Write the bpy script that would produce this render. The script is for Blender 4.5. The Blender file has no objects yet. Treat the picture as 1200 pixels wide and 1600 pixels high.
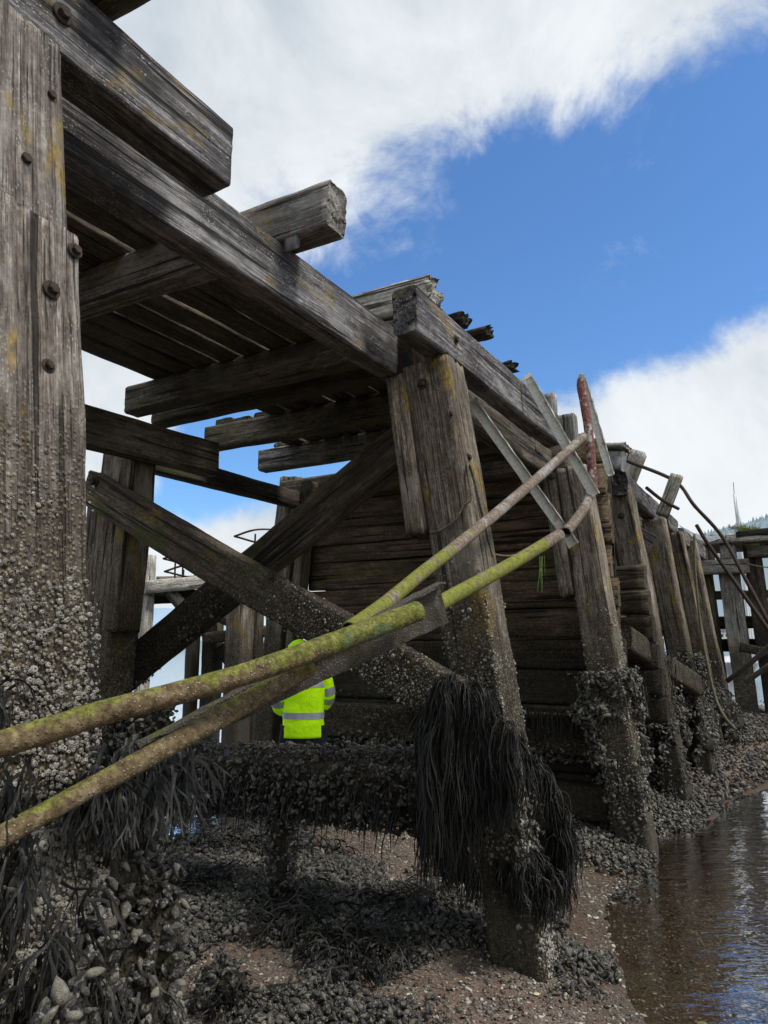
import bpy, math, random
import numpy as np
from math import sin, cos, pi, radians
rng = np.random.default_rng(7)
random.seed(7)
A = np.array
col = bpy.context.scene.collection

# ---------------------------------------------------------------- frame of the place
# camera on the beach; the pier runs away from it along U, its outer face looks along N
F = 1160.0; PITCH = radians(10.5); CAM = A([0, 0, 1.5])
ORG = A([.28, 4.49, 0]); TH = radians(30)
U = A([sin(TH), cos(TH), 0]); N = A([cos(TH), -sin(TH), 0]); ZV = A([0, 0, 1.0])
def J(s, t, z): return ORG + s*U + t*N + z*ZV
def toST(P): d = P - ORG; return d @ U, d @ N
def ray(x, y):
    a = (x-600)/F; b = (800-y)/F
    return A([a, cos(PITCH)-b*sin(PITCH), sin(PITCH)+b*cos(PITCH)])
def on_s(x, y, s): d = ray(x, y); return CAM + d*((s-(CAM-ORG) @ U)/(d @ U))     # survey of the photograph:
def on_t(x, y, t): d = ray(x, y); return CAM + d*((t-(CAM-ORG) @ N)/(d @ N))     # a pixel on a known plane
def on_z(x, y, z): d = ray(x, y); return CAM + d*((z-1.5)/d[2])
def at_d(x, y, D): return CAM + D*ray(x, y)

# ---------------------------------------------------------------- noise
def _h(ix, iy, iz, seed):
    n = (ix.astype(np.int64)*374761393 + iy.astype(np.int64)*668265263 + iz.astype(np.int64)*2147483647 + seed*1274126177) & 0xffffffff
    n = ((n ^ (n >> 13))*1274126177) & 0xffffffff
    n = ((n ^ (n >> 16))*2654435761) & 0xffffffff
    return ((n ^ (n >> 15)) & 0xffffff)/float(0xffffff)
def vnoise(x, y, z=None, seed=0):
    x = np.asarray(x, float); y = np.asarray(y, float); z = np.zeros_like(x) if z is None else np.asarray(z, float)
    x, y, z = np.broadcast_arrays(x, y, z)
    xi, yi, zi = np.floor(x), np.floor(y), np.floor(z)
    f = [x-xi, y-yi, z-zi]; f = [q*q*(3-2*q) for q in f]
    r = 0
    for a in (0, 1):
        for b in (0, 1):
            for c in (0, 1):
                w = (f[0] if a else 1-f[0])*(f[1] if b else 1-f[1])*(f[2] if c else 1-f[2])
                r = r + w*_h(xi+a, yi+b, zi+c, seed)
    return r*2-1
def fbm(x, y, z=None, seed=0, oct=4):
    r = 0; a = .5; z = np.zeros_like(np.asarray(x, float)) if z is None else z
    for k in range(oct): r = r + a*vnoise(np.asarray(x)*2**k, np.asarray(y)*2**k, np.asarray(z)*2**k, seed+k*17); a *= .5
    return r

# ---------------------------------------------------------------- object helpers
def mesh_obj(name, V, Fc, mat, parent=None, smooth=True, matrix=None):
    """V (n,3); Fc list of faces or (m,3)/(m,4) int array"""
    me = bpy.data.meshes.new(name)
    V = np.ascontiguousarray(V, dtype=np.float32)
    if isinstance(Fc, np.ndarray):
        m, k = Fc.shape
        me.vertices.add(len(V)); me.vertices.foreach_set('co', V.ravel())
        me.loops.add(m*k); me.loops.foreach_set('vertex_index', np.ascontiguousarray(Fc, dtype=np.int32).ravel())
        me.polygons.add(m); me.polygons.foreach_set('loop_start', np.arange(0, m*k, k, dtype=np.int32))
        me.update(calc_edges=True)
    else:
        me.from_pydata([tuple(map(float, v)) for v in V], [], [tuple(map(int, f)) for f in Fc]); me.update()
    me.validate()
    me.polygons.foreach_set('use_smooth', [smooth]*len(me.polygons))
    me.materials.append(mat)
    o = bpy.data.objects.new(name, me); col.objects.link(o)
    if matrix is not None:
        from mathutils import Matrix
        o.matrix_world = Matrix(matrix.tolist())
    if parent is not None:
        o.parent = parent
        o.matrix_parent_inverse = parent.matrix_basis.inverted()
    return o
def tag(o, label=None, cat=None, group=None, kind=None):
    if label: o['label'] = label
    if cat: o['category'] = cat
    if group: o['group'] = group
    if kind: o['kind'] = kind
    return o
def empty(name, loc, label, cat, group=None):
    o = bpy.data.objects.new(name, None); col.objects.link(o); o.location = tuple(map(float, loc)); o.empty_display_size = .1
    return tag(o, label, cat, group)
def unit(v): v = np.asarray(v, float); return v/np.linalg.norm(v)
def frame(p0, p1, side):
    z = unit(p1-p0); x = unit(side-(side @ z)*z); y = np.cross(z, x)
    return x, y, z
TS = [0]
def timber(name, p0, p1, w, h, side, mat, parent=None, res=.03, rough=.006, cham=.015, taper=1.0, rot0=0, rot1=0, bend=0, cups=1.0):
    """weathered squared timber p0->p1 (centre line); w along side, h across. grain runs along local Z"""
    TS[0] += 1; sd = TS[0]*13
    L = np.linalg.norm(p1-p0); x, y, z = frame(p0, p1, side)
    nx = max(3, int(round(w/res))); ny = max(3, int(round(h/res))); nz = max(4, int(L/(res*2.2)))
    nx = min(nx, 26); ny = min(ny, 26); nz = min(nz, 260)
    def edge(n): e = np.linspace(-1, 1, n+1)[:-1]; return e
    pts = [(a, -1) for a in edge(nx)] + [(1, a) for a in edge(ny)] + [(-a, 1) for a in edge(nx)] + [(-1, -a) for a in edge(ny)]
    P = A(pts); n = len(P)
    zz = np.linspace(0, L, nz+1)
    # round the corners: superellipse-like pull
    X = P[:, 0]*w/2; Y = P[:, 1]*h/2
    perim = np.arange(n)
    per = np.cumsum(np.r_[0, np.hypot(np.diff(np.r_[X, X[0]]), np.diff(np.r_[Y, Y[0]]))])[:-1]
    Zg, Pg = np.meshgrid(zz, per, indexing='ij'); Zi, Ii = np.meshgrid(np.arange(nz+1), perim, indexing='ij')
    Xg = X[Ii]; Yg = Y[Ii]
    dx = (w/2-np.abs(Xg)); dy = (h/2-np.abs(Yg)); dc = np.maximum(dx, dy)     # distance to corner
    wear = cham*(.55+.9*np.maximum(0, fbm(Zg*2.3, np.sign(Xg)*3.1, np.sign(Yg)*5.3, sd, 4)+.35))
    pull = np.maximum(0, wear-dc)*.6
    groove = vnoise(Pg*38, Zg*1.1, seed=sd+1)*.5 + vnoise(Pg*90, Zg*2.2, seed=sd+2)*.35 - 1.6*np.maximum(0, vnoise(Pg*22, Zg*.55, seed=sd+3)-.72)*3*cups
    lump = fbm(Pg*3, Zg*2.5, seed=sd+4, oct=4)
    d = rough*(groove*.55+lump*1.3)
    nxg = np.where(dx < 1e-6, np.sign(Xg), 0); nyg = np.where(dy < 1e-6, np.sign(Yg), 0)
    ln = np.maximum(1, np.hypot(nxg, nyg)); nxg = nxg/ln; nyg = nyg/ln
    sxy = 1-pull/np.maximum(w, h)*2.2
    tp = 1+(taper-1)*Zg/L
    Xo = (Xg*sxy+nxg*d)*tp; Yo = (Yg*sxy+nyg*d)*tp
    # ends slightly ragged
    r0 = fbm(Xg*14, Yg*14, seed=sd+7)*rot0; r1 = fbm(Xg*14+9, Yg*14, seed=sd+8)*rot1
    e0 = np.exp(-Zg/.25)*(np.abs(r0)); e1 = np.exp(-(L-Zg)/.25)*np.abs(r1)
    Zo = Zg+e0*1.0-e1*1.0
    Xo = Xo+vnoise(Zg*.8, 0*Zg, seed=sd+20)*rough*1.2; Yo = Yo+vnoise(Zg*.8, 0*Zg+5, seed=sd+21)*rough*1.2 + bend*np.sin(pi*Zg/L)
    V = np.stack([Xo, Yo, Zo], -1).reshape(-1, 3)
    i = np.arange(nz)[:, None]*n; j = np.arange(n)[None, :]; j2 = (j+1) % n
    Q = np.stack([i+j, i+j2, i+n+j2, i+n+j], -1).reshape(-1, 4)
    # caps
    faces = [Q]; VV = [V]; base = len(V)
    for end in (0, 1):
        ring = V[0:n] if end == 0 else V[-n:]
        idx = np.arange(n) if end == 0 else np.arange(nz*n, nz*n+n)
        c = ring.mean(0); prev = idx
        for k, f in enumerate((.93, .7, .45, .2)):
            R = c+(ring-c)*f
            dep = (-1 if end else 1)*(.004+.35*rot0*(end == 0)*np.abs(fbm(R[:, 0]*20, R[:, 1]*20, seed=sd+9))+.35*rot1*(end == 1)*np.abs(fbm(R[:, 0]*20, R[:, 1]*20, seed=sd+10)))
            R = R.copy(); R[:, 2] += dep; VV.append(R)
            cur = base+np.arange(n); base += n
            nxt = np.roll(np.arange(n), -1)
            q = np.stack([prev, cur, cur[nxt], prev[nxt]], -1) if end == 0 else np.stack([prev, prev[nxt], cur[nxt], cur], -1)
            faces.append(q); prev = cur
        VV.append((c+A([0, 0, 0]))[None, :]); ci = base; base += 1
        nxt = np.roll(np.arange(n), -1)
        q = np.stack([prev, np.full(n, ci), prev[nxt], prev[nxt]], -1) if end == 0 else np.stack([prev, prev[nxt], np.full(n, ci), np.full(n, ci)], -1)
        tri = [(int(a), int(b), int(c_)) for a, b, c_ in (np.stack([prev, np.full(n, ci), prev[nxt]], -1) if end == 0 else np.stack([prev, prev[nxt], np.full(n, ci)], -1))]
        faces.append(('tri', tri))
    Vall = np.concatenate(VV)
    quads = np.concatenate([f for f in faces if isinstance(f, np.ndarray)])
    tris = [t for f in faces if isinstance(f, tuple) for t in f[1]]
    me = bpy.data.meshes.new(name)
    me.vertices.add(len(Vall)); me.vertices.foreach_set('co', np.ascontiguousarray(Vall, dtype=np.float32).ravel())
    li = np.concatenate([quads.ravel(), A(tris).ravel()]).astype(np.int32)
    me.loops.add(len(li)); me.loops.foreach_set('vertex_index', li)
    st = np.concatenate([np.arange(len(quads))*4, len(quads)*4+np.arange(len(tris))*3]).astype(np.int32)
    me.polygons.add(len(st)); me.polygons.foreach_set('loop_start', st)
    me.update(calc_edges=True); me.validate()
    me.polygons.foreach_set('use_smooth', [True]*len(me.polygons))
    me.materials.append(mat)
    o = bpy.data.objects.new(name, me); col.objects.link(o)
    from mathutils import Matrix
    M = np.eye(4); M[:3, 0] = x; M[:3, 1] = y; M[:3, 2] = z; M[:3, 3] = p0
    o.matrix_world = Matrix(M.tolist())
    if parent is not None: o.parent = parent; o.matrix_parent_inverse = parent.matrix_basis.inverted()
    return o
def catmull(pts, n):
    P = A(pts, dtype=float); P = np.vstack([2*P[0]-P[1], P, 2*P[-1]-P[-2]]); out = []
    m = len(P)-3
    for q in np.linspace(0, m-1e-6, n):
        i = int(q); t = q-i; a, b, c, d = P[i:i+4]
        out.append(.5*((2*b)+(-a+c)*t+(2*a-5*b+4*c-d)*t*t+(-a+3*b-3*c+d)*t**3))
    return A(out)
def tube(name, pts, rad, mat, parent=None, seg=14, n=None, rough=0.0, hollow=True):
    C_ = catmull(pts, n or max(8, 10*len(pts))); n = len(C_)
    R = np.interp(np.linspace(0, 1, n), np.linspace(0, 1, len(rad)) if np.ndim(rad) else [0, 1], rad if np.ndim(rad) else [rad, rad])
    V = []; up = A([.13, .21, .97])
    for i in range(n):
        z = unit(C_[min(i+1, n-1)]-C_[max(i-1, 0)]); x = unit(np.cross(up, z)); y = np.cross(z, x)
        for k in range(seg):
            a = 2*pi*k/seg; r = R[i]
            V.append(C_[i]+r*(cos(a)*x+sin(a)*y))
    V = A(V)
    if rough:
        cen = np.repeat(C_, seg, 0); d = V-cen
        V = cen+d*(1+rough*fbm(V[:, 0]*25, V[:, 1]*25, V[:, 2]*25, 3)[:, None]+rough*.8*fbm(V[:, 0]*6, V[:, 1]*6, V[:, 2]*6, 5)[:, None])
    Fc = []
    for i in range(n-1):
        for k in range(seg):
            a = i*seg+k; b = i*seg+(k+1) % seg; Fc.append((a, b, b+seg, a+seg))
    V = list(V)
    for end in (0, n-1):
        ring = [end*seg+k for k in range(seg)]
        if hollow:
            b0 = len(V); c = C_[end]; z = unit(C_[1]-C_[0]) if end == 0 else unit(C_[-2]-C_[-1])
            inner = [c+(V[q]-c)*.82 for q in ring]; deep = [v+z*R[end]*2 for v in inner]
            V += inner+deep
            for k in range(seg):
                k2 = (k+1) % seg
                Fc.append((ring[k], b0+k, b0+k2, ring[k2]) if end == 0 else (ring[k2], b0+k2, b0+k, ring[k]))
                Fc.append((b0+k, b0+seg+k, b0+seg+k2, b0+k2) if end == 0 else (b0+k2, b0+seg+k2, b0+seg+k, b0+k))
            Fc.append(tuple(b0+seg+k for k in (range(seg-1, -1, -1) if end else range(seg))))
        else: Fc.append(tuple(ring if end else ring[::-1]))
    return mesh_obj(name, A(V), Fc, mat, parent)
def box_between(name, p0, p1, w, h, side, mat, parent=None, bev=.004):
    return timber(name, p0, p1, w, h, side, mat, parent, res=max(w, h)/3, rough=.0006, cham=bev, cups=0)
def bolt(pos, nrm, r, mat, parent, mat2=None):
    z = unit(nrm); x = unit(np.cross(z, A([.3, .2, .9]))); y = np.cross(z, x); V = []; Fc = []
    prof = [(1.35, 0, 24), (1.35, .22, 24), (1.2, .3, 24)]
    for rr, hh, k in prof:
        for i in range(24): a = 2*pi*i/24; V.append(pos+r*(rr*(cos(a)*x+sin(a)*y)+hh*z))
    for rr, hh in ((.85, .3), (.85, .85), (.7, 1.0)):
        for i in range(24):
            a = 2*pi*i/24; hx = cos(pi/6)/cos(((a+pi/6) % (pi/3))-pi/6); hx = 1+(hx-1)*(1 if hh < 1 else .6)
            V.append(pos+r*(rr*hx*(cos(a)*x+sin(a)*y)+hh*z))
    for l in range(5):
        for i in range(24): a = l*24+i; b = l*24+(i+1) % 24; Fc.append((a, b, b+24, a+24))
    Fc.append(tuple(range(5*24, 6*24)))
    return mesh_obj('bolt', A(V), Fc, mat, parent, smooth=False)

# ---------------------------------------------------------------- materials
class NT:
    def __init__(s, name):
        s.m = bpy.data.materials.new(name); s.m.use_nodes = True; s.t = s.m.node_tree; s.n = s.t.nodes; s.l = s.t.links
        s.b = s.n['Principled BSDF']; s.out = s.n['Material Output']
    def node(s, ty, **k):
        q = s.n.new(ty)
        for a, v in k.items():
            if a.startswith('_'): q.inputs[a[1:].replace('_', ' ')].default_value = v
            else: setattr(q, a, v)
        return q
    def link(s, a, b): s.l.new(a, b)
    def coords(s, kind='Object', scale=(1, 1, 1)):
        if kind == 'World': o = s.node('ShaderNodeNewGeometry').outputs['Position']
        else: o = s.node('ShaderNodeTexCoord').outputs[kind]
        mp = s.node('ShaderNodeMapping'); mp.inputs['Scale'].default_value = scale; s.link(o, mp.inputs['Vector']); return mp.outputs[0]
    def noise(s, vec, scale, detail=4, rough=.6, dist=0):
        q = s.node('ShaderNodeTexNoise', _Scale=scale, _Detail=detail, _Roughness=rough, _Distortion=dist); s.link(vec, q.inputs['Vector']); return q.outputs['Fac']
    def vor(s, vec, scale, feature='F1', out='Distance', rand=1):
        q = s.node('ShaderNodeTexVoronoi', feature=feature, _Scale=scale, _Randomness=rand); s.link(vec, q.inputs['Vector']); return q.outputs[out]
    def ramp(s, fac, stops, interp='LINEAR'):
        q = s.node('ShaderNodeValToRGB'); e = q.color_ramp; e.interpolation = interp
        while len(e.elements) > len(stops): e.elements.remove(e.elements[-1])
        while len(e.elements) < len(stops): e.elements.new(.5)
        for el, (p_, c) in zip(e.elements, stops): el.position = p_; el.color = (*c, 1) if len(c) == 3 else c
        s.link(fac, q.inputs[0]); return q.outputs[0]
    def sstep(s, v, a, b, lo=0, hi=1):
        q = s.node('ShaderNodeMapRange', interpolation_type='SMOOTHSTEP'); q.inputs['From Min'].default_value = a; q.inputs['From Max'].default_value = b
        q.inputs['To Min'].default_value = lo; q.inputs['To Max'].default_value = hi; s.link(v, q.inputs['Value']); return q.outputs[0]
    def math(s, op, a, b=None, c=None):
        q = s.node('ShaderNodeMath', operation=op)
        for i, v in enumerate((a, b, c)):
            if v is None: continue
            if isinstance(v, (int, float)): q.inputs[i].default_value = v
            else: s.link(v, q.inputs[i])
        return q.outputs[0]
    def mix(s, f, a, b, blend='MIX'):
        q = s.node('ShaderNodeMix', data_type='RGBA', blend_type=blend)
        for i, v in ((0, f), (6, a), (7, b)):
            if isinstance(v, (int, float)): q.inputs[i].default_value = v
            elif isinstance(v, tuple): q.inputs[i].default_value = (*v, 1)
            else: s.link(v, q.inputs[i])
        return q.outputs[2]
    def bump(s, h, strength=.5, dist=.01, nrm=None):
        q = s.node('ShaderNodeBump', _Strength=strength, _Distance=dist); s.link(h, q.inputs['Height'])
        if nrm is not None: s.link(nrm, q.inputs['Normal'])
        return q.outputs[0]
    def sepz(s):
        g = s.node('ShaderNodeNewGeometry'); q = s.node('ShaderNodeSeparateXYZ'); s.link(g.outputs['Position'], q.inputs[0]); return q.outputs['Z']
    def fin(s, colr, rough=.85, nrm=None, spec=.3, metal=0):
        if isinstance(colr, tuple): s.b.inputs['Base Color'].default_value = (*colr, 1)
        else: s.link(colr, s.b.inputs['Base Color'])
        if isinstance(rough, (int, float)): s.b.inputs['Roughness'].default_value = rough
        else: s.link(rough, s.b.inputs['Roughness'])
        s.b.inputs['Specular IOR Level'].default_value = spec; s.b.inputs['Metallic'].default_value = metal
        if nrm is not None: s.link(nrm, s.b.inputs['Normal'])
        return s.m

def wood(name, dark, mid, light, barn=(.9, 1.9), wet=.9, lichen=.0, moss=0.0, speck=.4, stain=.6, bright=1.0, rust=0, barncol=1.0):
    m = NT(name)
    oi = m.node('ShaderNodeObjectInfo')
    base = m.coords('Object')
    add = m.node('ShaderNodeVectorMath', operation='ADD'); m.link(base, add.inputs[0])
    cmb = m.node('ShaderNodeCombineXYZ'); r7 = m.math('MULTIPLY', oi.outputs['Random'], 37.0)
    for k in range(3): m.link(r7, cmb.inputs[k])
    m.link(cmb.outputs[0], add.inputs[1]); v = add.outputs[0]
    def sc(q):
        mp = m.node('ShaderNodeMapping'); mp.inputs['Scale'].default_value = q; m.link(v, mp.inputs['Vector']); return mp.outputs[0]
    grain = m.noise(sc((34, 34, 1.6)), 1.6, 8, .68, .35)
    fineg = m.noise(sc((120, 120, 4)), 1.5, 5, .7)
    blot = m.noise(sc((3.2, 3.2, 1.3)), 1.3, 6, .65)
    cracks = m.noise(sc((26, 26, .7)), 1.0, 3, .5)
    crk = m.sstep(cracks, .60, .64)
    hair = m.noise(sc((150, 150, 2.2)), 1.0, 3, .55); hairm = m.sstep(hair, .585, .63)
    mott = m.noise(sc((38, 38, 20)), 1.3, 6, .75)
    g = m.math('ADD', m.math('MULTIPLY', grain, .62), m.math('MULTIPLY', fineg, .38))
    c = m.ramp(g, [(.36, dark), (.50, mid), (.62, light)])
    c = m.mix(.75, c, m.mix(1.0, c, m.ramp(mott, [(.34, (.35, .34, .33)), (.5, (1, 1, 1)), (.66, (1.9, 1.88, 1.8))]), 'MULTIPLY'))
    c = m.mix(m.math('MULTIPLY', hairm, .8), c, tuple(x*.35 for x in dark))
    # stains
    c = m.mix(m.math('MULTIPLY', m.sstep(blot, .42, .62), stain), c, tuple(x*.38 for x in mid))
    bl2 = m.noise(sc((6, 6, 2.2)), 1.1, 5, .6)
    c = m.mix(m.math('MULTIPLY', m.sstep(bl2, .50, .70), .45), c, tuple(min(1, x*1.25) for x in light))
    brown = m.noise(sc((2, 2, .8)), 1.7, 3, .5)
    c = m.mix(m.math('MULTIPLY', m.sstep(brown, .5, .7), .4), c, m.mix(.8, c, (.30, .17, .09), 'MULTIPLY'))
    # white crustose specks
    sp = m.vor(sc((1, 1, .6)), 120); spn = m.noise(sc((7, 7, 4)), 1, 5, .7)
    spm = m.math('MULTIPLY', m.sstep(sp, .36, .16), m.sstep(spn, .48, .60))
    c = m.mix(m.math('MULTIPLY', spm, speck), c, (.42, .42, .38))
    if lichen:
        ln = m.noise(sc((5, 5, 2.5)), 1, 5, .62)
        lc = m.ramp(m.noise(sc((60, 60, 40)), 1, 4), [(.35, (.10, .075, .02)), (.6, (.30, .20, .035))])
        c = m.mix(m.math('MULTIPLY', m.sstep(ln, .57, .65), lichen), c, lc)
    if moss:
        ln = m.noise(sc((3, 3, 1.5)), 1.2, 6, .62)
        c = m.mix(m.math('MULTIPLY', m.sstep(ln, .50, .62), moss), c, (.055, .065, .015))
    c = m.mix(m.math('MULTIPLY', crk, .85), c, (.008, .007, .006))
    z = m.sepz(); wv = m.coords('World')
    zn = m.math('ADD', z, m.math('MULTIPLY', m.math('SUBTRACT', m.noise(wv, 3.5, 5, .65), .5), 1.0))
    bf = m.sstep(zn, barn[1], barn[0])
    # barnacle crust: cells, light rims
    wn = m.noise(wv, 9, 4, .6)
    bv = m.vor(wv, 78); bv2 = m.vor(wv, 170); cell = m.vor(wv, 78, out='Color')
    sepc = m.node('ShaderNodeSeparateColor'); m.link(cell, sepc.inputs[0])
    bc = m.ramp(bv, [(.0, (.03, .026, .02)), (.09, (.05, .044, .035)), (.17, (.26, .245, .20)), (.34, (.19, .175, .14)), (.52, (.045, .038, .028))])
    bc = m.mix(1.0, bc, m.ramp(sepc.outputs[0], [(0, (.25, .23, .2)), (.55, (.7, .66, .58)), (1, (1.35, 1.32, 1.2))]), 'MULTIPLY')
    bc = m.mix(m.sstep(bv2, .5, .2, 0, .5), bc, (.10, .085, .06))
    bc = m.mix(m.sstep(wn, .45, .62, 0, .6), bc, m.mix(1.0, bc, (.42, .36, .26), 'MULTIPLY'))
    bc = m.mix(1.0, bc, (barncol,)*3, 'MULTIPLY')
    patch = m.math('MULTIPLY', bf, m.sstep(m.noise(wv, 24, 4, .7), .30, .48, .35, 1))
    c = m.mix(patch, c, bc)
    wf = m.sstep(zn, wet, wet-.5)
    c = m.mix(m.math('MULTIPLY', wf, .60), c, m.ramp(m.noise(wv, 30, 5, .7), [(.35, (.010, .009, .007)), (.65, (.055, .045, .028))]))
    mulv = m.math('MULTIPLY_ADD', oi.outputs['Random'], .45, 1.2*bright)
    cm = m.node('ShaderNodeCombineColor')
    for k in range(3): m.link(mulv, cm.inputs[k])
    c = m.mix(1.0, c, cm.outputs[0], 'MULTIPLY')
    hgt = m.math('SUBTRACT', m.math('ADD', m.math('ADD', m.math('MULTIPLY', grain, .8), m.math('MULTIPLY', mott, .5)), m.math('MULTIPLY', fineg, .6)), m.math('ADD', m.math('MULTIPLY', crk, 1.2), m.math('MULTIPLY', hairm, .6)))
    n1 = m.bump(hgt, .9, .010)
    bh = m.math('MULTIPLY', m.math('SUBTRACT', m.sstep(bv, .5, .15), m.sstep(bv, .12, .03)), patch)
    n2 = m.bump(bh, .9, .009, n1)
    rg = m.math('SUBTRACT', .9, m.math('MULTIPLY', wf, .35))
    return m.fin(c, rg, n2, .25)

M = {}
M['outer'] = wood('outer_beam_wood', (.030, .027, .028), (.100, .094, .096), (.31, .30, .30), barn=(-2, -1), wet=-3, lichen=.35, speck=.75, stain=.8)
M['pile'] = wood('pile_wood', (.04, .030, .021), (.14, .113, .086), (.31, .275, .225), barn=(1.25, 2.25), wet=.95, lichen=.8, speck=.45, stain=.5)
M['pile1'] = wood('near_pile_wood', (.045, .037, .031), (.135, .114, .097), (.28, .255, .23), barn=(1.45, 2.35), wet=.75, lichen=.7, speck=.4, stain=.35)
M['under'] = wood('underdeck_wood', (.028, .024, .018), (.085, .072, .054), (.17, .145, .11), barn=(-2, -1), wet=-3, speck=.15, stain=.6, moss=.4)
M['brace'] = wood('brace_wood', (.03, .023, .018), (.09, .07, .054), (.18, .155, .125), barn=(1.7, 2.35), wet=.7, lichen=.45, moss=.75, speck=.3, barncol=.8)
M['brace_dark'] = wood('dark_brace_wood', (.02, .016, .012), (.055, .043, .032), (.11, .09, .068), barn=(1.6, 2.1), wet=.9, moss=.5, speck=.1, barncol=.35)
M['bulk'] = wood('bulkhead_wood', (.04, .028, .018), (.125, .088, .055), (.22, .17, .115), barn=(1.3, 2.2), wet=1.5, moss=.4, speck=.15, barncol=.35)
M['silver'] = wood('silvered_wood', (.10, .095, .085), (.28, .27, .24), (.5, .48, .44), barn=(-2, -1), wet=-3, lichen=.3, speck=.6, stain=.25)
M['grey'] = wood('grey_wood', (.05, .045, .04), (.17, .16, .145), (.34, .325, .30), barn=(.9, 1.9), wet=.8, lichen=.35, speck=.5, stain=.4)
M['crust'] = wood('weed_covered_wood', (.01, .009, .007), (.03, .026, .02), (.06, .05, .04), barn=(2.2, 3), wet=2.2, speck=.2, barncol=.3)

def m_simple(name, stops, scale=20, rough=.7, spec=.3, bumpd=.002, metal=0, strength=.5, kind='Object', detail=5):
    m = NT(name); v = m.coords(kind); nz = m.noise(v, scale, detail, .65)
    return m.fin(m.ramp(nz, stops), rough, m.bump(nz, strength, bumpd), spec, metal)
M['iron'] = m_simple('rusted_iron', [(.3, (.012, .010, .009)), (.55, (.045, .03, .022)), (.75, (.11, .055, .03))], 60, .8, .3, .003)

def pipe_mat(name, kind):
    m = NT(name); v = m.coords('World'); a = m.noise(v, 9, 5, .65); b = m.noise(v, 55, 5, .7); c2 = m.noise(v, 4.5, 4, .6)
    if kind == 'moss':
        c = m.ramp(b, [(.3, (.045, .03, .014)), (.5, (.14, .10, .05)), (.7, (.28, .22, .14))])
        g = m.ramp(b, [(.3, (.045, .048, .012)), (.5, (.13, .135, .025)), (.62, (.22, .21, .05)), (.75, (.34, .32, .16))])
        # moss sits on the upper half and on the stretch furthest from the tide
        geo = m.node('ShaderNodeNewGeometry'); sx = m.node('ShaderNodeSeparateXYZ'); m.link(geo.outputs['Normal'], sx.inputs[0])
        px = m.node('ShaderNodeSeparateXYZ'); m.link(geo.outputs['Position'], px.inputs[0])
        up = m.math('MULTIPLY_ADD', sx.outputs['Z'], .20, 0)
        far = m.sstep(px.outputs['Z'], 1.33, 1.56, -.16, .12)
        c = m.mix(m.sstep(m.math('ADD', m.math('ADD', m.math('ADD', a, up), far), m.math('MULTIPLY', m.math('SUBTRACT', b, .5), .5)), .46, .60), c, g)
        c = m.mix(m.math('MULTIPLY', m.sstep(c2, .62, .68), .4), c, (.10, .17, .13))
        sp = m.vor(v, 110); c = m.mix(m.math('MULTIPLY', m.sstep(sp, .30, .15), m.sstep(a, .55, .42, 0, .75)), c, (.40, .36, .30))
        h = m.math('ADD', b, m.math('MULTIPLY', m.sstep(sp, .35, .1), .5))
    elif kind == 'rust':
        c = m.ramp(b, [(.3, (.05, .018, .014)), (.5, (.16, .06, .05)), (.7, (.32, .20, .17))])
        c = m.mix(m.sstep(a, .52, .60), c, (.42, .40, .37)); h = b
    elif kind == 'mix':
        c = m.ramp(b, [(.3, (.08, .05, .036)), (.5, (.18, .135, .10)), (.7, (.33, .29, .24))])
        px = m.node('ShaderNodeSeparateXYZ'); m.link(v, px.inputs[0])
        low = m.sstep(px.outputs['Z'], 2.25, 1.72, -.06, .16)
        c = m.mix(m.sstep(m.math('ADD', a, low), .54, .62), c, m.ramp(b, [(.3, (.08, .09, .015)), (.6, (.22, .23, .04))]))
        c = m.mix(m.sstep(m.math('SUBTRACT', c2, low), .55, .62, 0, .8), c, m.ramp(b, [(.4, (.18, .16, .15)), (.6, (.40, .39, .37))])); h = b
    elif kind == 'bar':
        c = m.ramp(b, [(.3, (.58, .56, .48)), (.5, (.78, .79, .72)), (.7, (.88, .90, .85))])
        c = m.mix(m.sstep(a, .58, .66, 0, .7), c, (.30, .25, .18)); h = b
    else: # plate with barnacles
        sp = m.vor(v, 130)
        c = m.ramp(sp, [(.05, (.04, .036, .03)), (.2, (.22, .20, .17)), (.45, (.07, .062, .05))])
        c = m.mix(m.sstep(a, .5, .62), c, (.05, .045, .03))
        geo = m.node('ShaderNodeNewGeometry'); sx = m.node('ShaderNodeSeparateXYZ'); m.link(geo.outputs['Normal'], sx.inputs[0])
        c = m.mix(m.sstep(m.math('MULTIPLY_ADD', sx.outputs['Z'], .5, a), .98, 1.12), c, (.13, .13, .035)); h = m.sstep(sp, .4, .1)
    return m.fin(c, .85, m.bump(h, .8, .006), .25)
for k in ('moss', 'rust', 'mix', 'bar', 'plate'): M['p_'+k] = pipe_mat(k+'_pipe', k)

def shell_mat(name, c0, c1, c2, c3, lightfrac=.25):
    m = NT(name); g = m.node('ShaderNodeNewGeometry'); r = g.outputs['Random Per Island']; v = m.coords('World')
    c = m.ramp(r, [(0, c0), (.4, c1), (.75, c2), (1, c3)])
    nz = m.noise(v, 150, 5, .7); sp = m.noise(v, 75, 3, .6)
    c = m.mix(m.math('MULTIPLY', m.sstep(sp, .56, .64), lightfrac*2.4), c, m.ramp(nz, [(.35, (.14, .13, .10)), (.6, (.42, .40, .34))]))
    # growth rings / chalky erosion
    c = m.mix(m.math('MULTIPLY', m.sstep(nz, .48, .62), .55), c, (.22, .205, .17))
    c = m.mix(m.sstep(m.noise(v, 320, 4, .7), .5, .62, 0, .55), c, m.mix(1.0, c, (.3, .3, .3), 'MULTIPLY'))
    m.fin(c, m.sstep(nz, .3, .7, .38, .85), m.bump(m.math('ADD', nz, m.noise(v, 60, 3, .6)), .9, .006), .4); return m.m
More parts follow.
